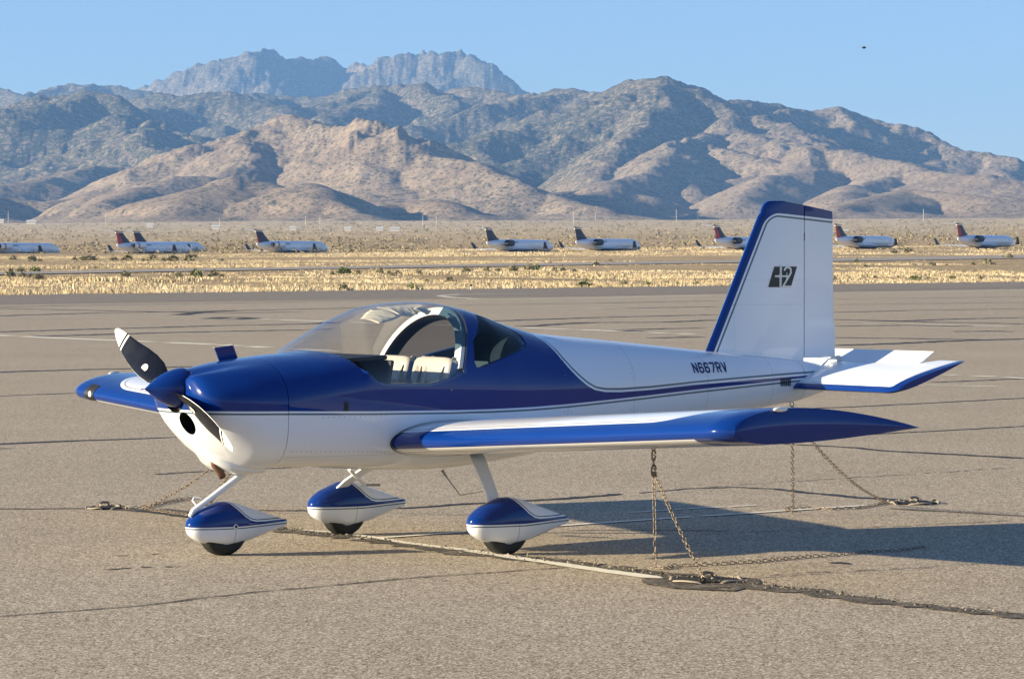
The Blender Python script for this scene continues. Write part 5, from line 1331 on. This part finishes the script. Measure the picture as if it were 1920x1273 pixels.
for i in range(4):
    for kind in 'sg':
        rg = np.random.RandomState(40 + i); me = raw_tris('bush', bush_faces(rg, 150, .9, .95 if kind == 's' else .8), None); me.materials.append(M['sage' if kind == 's' else 'green']); protos.append((kind, me))
rb = random.Random(5); hz_px = 499
def solve_ground(u, v):
    """distance along the view ray at which it meets the rising ground"""
    k_ = (u - 960) / FPX; best = None; Ys = np.linspace(150, 3300, 6000); z = ground_z(k_ * Ys, Ys); vv = hz_px - (z - CZ) / Ys * FPX; i = int(np.argmax(vv <= v)); return Ys[i]
for i, (u, v, s_, kd) in enumerate(BU):
    Yd = solve_ground(u, v); X = (u - 960) / FPX * Yd; x, y = lf(X, Yd); z = float(ground_z(np.array(X), np.array(Yd)))
    me = rb.choice([m for kk, m in protos if kk == kd]); o = bpy.data.objects.new('bush', me); COL.objects.link(o); s2 = s_ * (1.0 + Yd / 900) * 0.66
    o.location = (x, y, z - .05); o.scale = (s2 * rb.uniform(.6, .95), s2 * rb.uniform(.6, .9), s2 * rb.uniform(.75, 1.0)); o.rotation_euler = (0, 0, rb.uniform(0, 6.28))
    side = ['far left', 'left', 'middle', 'right', 'far right'][min(4, int(u / 384))]
    where = 'beside the parked airliners' if v < 492 else ('along the far taxiway' if v < 520 else 'near the ramp edge')
    if kd == 'g': tag(o, 'green leafy bush %s, %s of the photo' % (where, side), 'bush', 'green bushes %s, %s' % (where, side))
    else: tag(o, 'low grey green bush %s, %s of the photo' % (where, side), 'bush', 'grey bushes %s, %s' % (where, side))

# ================================================================== PARKED REGIONAL JETS
M['jetwhite'] = simple('jet_white', (0.80, 0.82, 0.85), 0.3, coat=.4, vs=.6, var=.04)
M['jetnavy'] = simple('jet_navy', (0.004, 0.005, 0.02), 0.5, coat=0, vs=.8)
M['jetred'] = simple('jet_red', (0.30, 0.022, 0.018), 0.4, coat=.3, vs=.8)
M['jetgrey'] = simple('jet_grey', (0.30, 0.31, 0.33), 0.4, .3, vs=.8)
M['jetdark'] = simple('jet_dark', (0.03, 0.025, 0.022), 0.6, vs=1.2, var=.4)
M['shiny'] = simple('jet_window_shade', (0.85, 0.86, 0.84), 0.15, coat=1, vs=2)
def tailmat(name, split):
    n = NT(name); X, Y, Z = n.xyz(); q = n.m('ADD', n.m('MULTIPLY', X, 1.0), n.m('MULTIPLY_ADD', n.noise(.9, 2), 1.2, -.6))
    f = n.m('LESS_THAN', n.m('ADD', X, n.m('MULTIPLY', Z, 0.55)), split); f2 = n.m('GREATER_THAN', n.noise(0.8, 3, .6), 0.42)
    c = n.mix(n.m('MULTIPLY', f, f2), (0.003, 0.004, 0.03), (0.45, 0.016, 0.010)); n.set(Base_Color=c, Roughness=.5); return n.mat
TM = [tailmat('tail_mostly_red', 3.9), tailmat('tail_half_red', 2.9), tailmat('tail_mostly_navy', 2.35)]
def jet(tail, covers, gear=True):
    """50 seat regional jet, tail at x=0, nose towards +x, wheels on z=0"""
    J = empty('regional_jet', (0, 0, 0), 'x', 'airliner')
    mb = MB(); st = [(0.0, .10, 2.75, 2.95), (.6, .32, 2.25, 3.10), (1.6, .62, 1.85, 3.25), (3.0, .92, 1.45, 3.42), (5.0, 1.22, 1.08, 3.55), (7.0, 1.345, .92, 3.60), (20.5, 1.345, .92, 3.60), (22.2, 1.32, .92, 3.58), (23.4, 1.22, .96, 3.45), (24.2, 1.08, 1.0, 3.12), (25.0, .84, 1.08, 2.72), (25.7, .55, 1.22, 2.36), (26.1, .28, 1.42, 2.10), (26.25, .04, 1.68, 1.80)]
    P = [[(x, w * math.cos(a), (z0 + z1) / 2 + (z1 - z0) / 2 * math.sin(a)) for a in np.linspace(0, 2 * math.pi, 28, endpoint=False)] for x, w, z0, z1 in st]
    mb.grid(P, closed_v=True, mif=lambda i, j: 1 if (19 <= j <= 22 and 4 <= i <= 8) else 0); mb.add(P[0], [list(range(28))]); mb.add(P[-1], [list(range(28))]); fu = mb.build('fuselage', [M['jetwhite'], M['jetnavy']], J)
    mb = MB(); mb.grid([[(x, w * math.cos(a), 1.05 + .42 * math.sin(a) * h) for a in np.linspace(0, 2 * math.pi, 20, endpoint=False)] for x, w, h in ((8.6, .3, .3), (9.8, 1.25, .9), (12, 1.42, 1.15), (15, 1.42, 1.1), (17.2, .9, .7), (18, .2, .2))], closed_v=True); mb.build('belly_fairing', M['jetnavy'], J)
    def surf(pts, th, name, mats, par, mi=0):
        """pts = list of (le, te) 3d pairs; thickness th, flat in z or y"""
        mb = MB(); P = []
        for (l, t_), tk in zip(pts, th):
            l, t_ = Vector(l), Vector(t_); row = []; ax = Vector((0, 0, 1)) if name in ('wing', 'tailplane') else Vector((0, 1, 0))
            for s, h in ((0, 0), (.08, .6), (.3, 1), (.65, .65), (1, 0.05)): row.append(l.lerp(t_, s) + ax * tk * h / 2)
            for s, h in ((1, 0.05), (.65, .65), (.3, 1), (.08, .6)): row.append(l.lerp(t_, s) - ax * tk * h / 2)
            P.append(row)
        mb.grid(P, closed_v=True); mb.add(P[0], [list(range(9))]); mb.add(P[-1], [list(range(9))]); return mb.build(name, mats, par, sharp=50)
    fn_ = surf([((4.9, 0, 3.35), (.5, 0, 3.0)), ((3.3, 0, 4.6), (.15, 0, 4.6)), ((1.95, 0, 5.9), (-.35, 0, 5.9))], [.34, .26, .2], 'tail_fin', TM[tail], J)
    mb = MB(); P = [[(x, .17 * w * math.cos(a), 6.03 + .17 * w * math.sin(a)) for a in np.linspace(0, 2 * math.pi, 12, endpoint=False)] for x, w in ((2.6, .1), (2.2, .8), (1.2, 1.1), (-.3, .9), (-.9, .1))]
    mb.grid(P, closed_v=True); mb.build('tail_fairing', M['jetnavy'], fn_)
    mb = MB(); mb.box((0.85, 0, 5.78), (2.55, .245, .14)); mb.build('white_band', M['jetwhite'], fn_)
    for sg in (-1, 1):
        surf([((1.9, sg * .05, 6.02), (-.35, sg * .05, 6.02)), ((.2, sg * 3.15, 6.10), (-.95, sg * 3.15, 6.10))], [.2, .1], 'tailplane', M['jetwhite'], J)
        w = surf([((17.0, sg * .6, 1.02), (9.7, sg * .6, 1.02)), ((13.4, sg * 3.6, 1.15), (9.65, sg * 3.6, 1.17)), ((10.2, sg * 9.7, 1.50), (8.6, sg * 9.7, 1.52))], [.55, .35, .16], 'wing', M['jetwhite'], J)
        mb = MB(); P = []
        for (x0, x1, y, z, t_) in ((10.3, 8.6, 9.68, 1.46, .14), (9.75, 8.35, 10.0, 1.75, .10), (8.75, 7.95, 10.35, 2.95, .05)):
            P.append([(x0, sg * (y + t_ / 2), z), (x1, sg * (y + t_ / 2), z), (x1, sg * (y - t_ / 2), z), (x0, sg * (y - t_ / 2), z)])
        mb.grid(P, closed_v=True, sm=False); mb.add(P[-1], [[0, 1, 2, 3]]); mb.build('winglet', M['jetnavy'], w)
        # engine nacelle on its stub
        mb = MB(); P = [[(x, sg * 2.18 + r * math.cos(a), 2.72 + r * math.sin(a)) for a in np.linspace(0, 2 * math.pi, 22, endpoint=False)] for x, r in ((7.15, .52), (7.28, .64), (7.1, .70), (6.2, .76), (5.0, .74), (4.1, .62), (3.5, .50))]
        if covers == 'off': P = P[1:5]
        mb.grid(P, closed_v=True, mif=lambda i, j: 0); eng = mb.build('engine', M['jetwhite'] if covers != 'off' else M['jetdark'], J)
        mb = MB()
        if covers == 'open':
            mb.tube([(7.0, sg * 2.18, 2.72), (7.02, sg * 2.18, 2.72)], .56, n=20); mb.build('intake', M['jetdark'], eng)
            mb = MB(); mb.tube([(4.2, sg * 2.18, 2.72), (3.5, sg * 2.18, 2.72), (2.9, sg * 2.18, 2.72)], [.50, .40, .26], n=16); mb.build('nozzle', M['jetdark'], eng)
            mb = MB(); mb.tube([(5.05, sg * 2.18, 2.72), (4.55, sg * 2.18, 2.72)], [.755, .70], n=20); mb.build('reverser_band', M['jetgrey'], eng)
        elif covers == 'off':
            mb.tube([(7.0, sg * 2.18, 2.72), (4.2, sg * 2.18, 2.60)], [.30, .22], n=10); mb.build('bare_core', M['jetgrey'], eng)
        mb = MB(); mb.box((5.6, sg * 1.45, 2.75), (2.6, .8, .22)); mb.build('pylon', M['jetwhite'], J)
    for i in range(13):
        x = 11.2 + i * .82
        if i == 12: x += .4
        mb = MB(); c_ = (x, -1.315, 2.72)
        mb.box((x, -1.345, 2.60), (.40, .06, .46)); mb.build('window', M['shiny'], fu)
    mb = MB(); mb.grid([[(24.15 + .75 * f, s * (1.02 - .42 * f), 3.03 - .40 * f + z_) for z_ in (0.02, -.18)] for s, f in ((-1, 0), (-1, .35), (-1, .75), (-.5, 1), (0, 1.1), (.5, 1), (1, .75), (1, .35), (1, 0))]); mb.build('windshield', M['jetdark'], fu)
    mb = MB(); mb.box((22.9, -1.27, 2.35), (.75, .05, 1.65)); mb.build('door', M['jetwhite'], fu)
    if gear:
        for sg in (-1, 1):
            mb = MB(); mb.tube([(12.1, sg * 1.6, 1.1), (12.0, sg * 1.6, .40)], .10, n=8)
            for q in (-.2, .2): mb.tube([(12.0, sg * 1.6 + q - .1, .37), (12.0, sg * 1.6 + q + .1, .37)], .37, n=16, mi=1)
            mb.build('main_gear', [M['jetgrey'], M['tyre']], J)
        mb = MB(); mb.tube([(23.5, 0, 1.1), (23.55, 0, .30)], .07, n=8)
        for q in (-.14, .14): mb.tube([(23.55, q - .06, .23), (23.55, q + .06, .23)], .23, n=14, mi=1)
        mb.build('nose_gear', [M['jetgrey'], M['tyre']], J)
    mb = MB(); mb.box((9.4, -1.335, 2.95), (1.5, .04, .16)); mb.box((10.4, -1.335, 2.95), (.35, .04, .16)); mb.build('title_lettering', M['jetnavy'], fu)
    return J
JH = YAW - math.pi / 2 + rad(54)          # heading of the whole row
ju = jet(1, 'open'); jr = jet(0, 'open'); jn = jet(2, 'off'); jo = jet(0, 'off')
LAB = [(-32, 477.5, 'open', 1, 'white jet cut off by the left edge of the photo', 0), (219, 476.5, 'open', 0, 'white jet with mostly red tail, front one of the overlapping pair', 0), (252, 474.0, 'open', 1, 'white jet half hidden behind another, rear one of the overlapping pair', 1),
       (481, 474.5, 'open', 1, 'white jet parked alone in the dry grass, third tail from the left', 0), (912, 472.2, 'off', 2, 'white jet without engine cowlings, above the airplane canopy in the photo', 0), (1079, 470.8, 'off', 2, 'white jet without engine cowlings, next left of the propeller airplane fin', 0),
       (1340, 468.0, 'off', 0, 'white jet half hidden behind the leading edge of the blue and white fin', 0), (1567, 466.0, 'off', 0, 'white jet with its tail hidden behind the rudder of the propeller airplane', 0), (1795, 465.0, 'off', 0, 'white jet with bright red tail, rightmost in the parked row', 0)]
usedp = {}
for i, (u, v, eng, tl, lab, back) in enumerate(LAB):
    key = (eng, 0 if tl == 0 else 1)
    src = {('open', 1): ju, ('open', 0): jr, ('off', 1): jn, ('off', 0): jo}[key]
    j = src if key not in usedp else copy_tree(src); usedp[key] = 1
    Yd = 815 - 60 * u / 1920 + back * 45; X = (u - 960) / FPX * Yd; x, y = lf(X, Yd); v += 5.5; z = CZ + (499 - v) / FPX * Yd
    j.location = (x, y, z); j.rotation_euler = (0, 0, JH); j['label'] = lab; j['group'] = 'regional jets stored in a row on the airfield'

# ================================================================== SMALL DISTANT THINGS
def pole(u, v0, v1, D, i):
    X = (u - 960) / FPX * D; x, y = lf(X, D); z0 = CZ + (499 - v0) / FPX * D; z1 = CZ + (499 - v1) / FPX * D
    mb = MB(); mb.tube([(x, y, z0 - 1), (x, y, z1)], [.17, .11], n=8); mb.box((x, y, z1 - 1.0), (1.6, .12, .12), rot=Matrix.Rotation(YAW, 3, 'Z'))
    o = mb.build('utility_pole', M['polew']); tag(o, ['thin pale pole at the foot of the hills, %s from the left' % w for w in ('first', 'second', 'third', 'fourth', 'fifth', 'sixth', 'seventh', 'eighth', 'ninth', 'tenth', 'eleventh')][i], 'pole', 'poles at the foot of the hills')
M['polew'] = simple('weathered_pole', (0.55, 0.53, 0.50), 0.8, vs=2)
M['roofw'] = simple('tin_roof', (0.55, 0.57, 0.57), 0.4, vs=.5); M['wallw'] = simple('pale_wall', (0.62, 0.58, 0.52), 0.8, vs=.5)
for i, (u, v0, v1) in enumerate(((16, 419, 395), (199, 423, 398), (412, 426, 410), (573, 428, 405), (600, 428, 406), (793, 428, 404), (818, 430, 405), (1075, 426, 398), (1116, 412, 400), (1268, 418, 392), (1731, 414, 392))): pole(u, v0, v1, 2100, i)
WH = ['at the left edge', 'second from the left', 'left of the twin jet tails', 'right of the twin jet tails', 'above the third jet', 'below the dark hill shadow', 'left one of a close pair', 'right one of a close pair', 'just right of the fin', 'left of the rightmost jet']
for i, (u, v, w) in enumerate(((4, 417, 10), (60, 418.5, 18), (282, 425, 16), (405, 428, 16), (550, 430, 15), (652, 431, 13), (712, 431, 16), (740, 432, 19), (1583, 436, 18), (1735, 437, 18))):
    D = 1900; X = (u - 960) / FPX * D; x, y = lf(X, D); z = CZ + (499 - v) / FPX * D; Wd = w / FPX * D * [.7, 1, .8, .9, .75, .9, .8, 1, .9, .8][i]
    e = empty('ranch_building', (x, y, z), 'small white building on the desert floor, %s' % WH[i], 'building', 'small buildings below the hills')
    R_ = Matrix.Rotation(YAW - math.pi / 2, 3, 'Z'); mb = MB(); mb.box((x, y, z + .2), (Wd, Wd * .6, 1.6), rot=R_); mb.build('wall', M['wallw'], e)
    a = Wd / 2 + .2; b = Wd * .3 + .2; vs = [R_ @ Vector(p) + Vector((x, y, z + 1.0)) for p in ((-a, -b, 0), (a, -b, 0), (a, b, 0), (-a, b, 0), (-a, 0, .8), (a, 0, .8))]
    mb = MB(); mb.add(vs, [[0, 1, 5, 4], [2, 3, 4, 5], [0, 4, 3], [1, 2, 5], [3, 2, 1, 0]], 0, False); mb.build('roof', M['roofw'], e)
# edge marker post beyond the taxiway
p = gpt(883, 543.5); e = empty('edge_marker', (p[0], p[1], 0), 'short white post with a dark head at the far edge of the ramp', 'marker')
mb = MB(); mb.tube([(p[0], p[1], -.1), (p[0], p[1], .28)], .045, n=10); mb.build('post', M['pwhite'], e)
mb = MB(); mb.tube([(p[0], p[1], .28), (p[0], p[1], .30), (p[0], p[1], .42), (p[0], p[1], .46)], [.06, .09, .09, .04], n=12); mb.build('head', M['black'], e)
# a bird far up on the right
q = Cp + ray(1620, 90) * 260; mb = MB(); mb.ball(tuple(q), .09, n=6, k=(2.2, 1, .9)); mb.add([(q[0] + .1, q[1], q[2]), (q[0] - .1, q[1], q[2]), (q[0] - .15, q[1] - .35, q[2] + .1)], [[0, 1, 2]]); mb.add([(q[0] + .1, q[1], q[2]), (q[0] - .1, q[1], q[2]), (q[0] - .15, q[1] + .35, q[2] + .1)], [[0, 1, 2]])
tag(mb.build('bird', M['jetdark']), 'tiny dark bird alone in the sky at the upper right', 'bird')
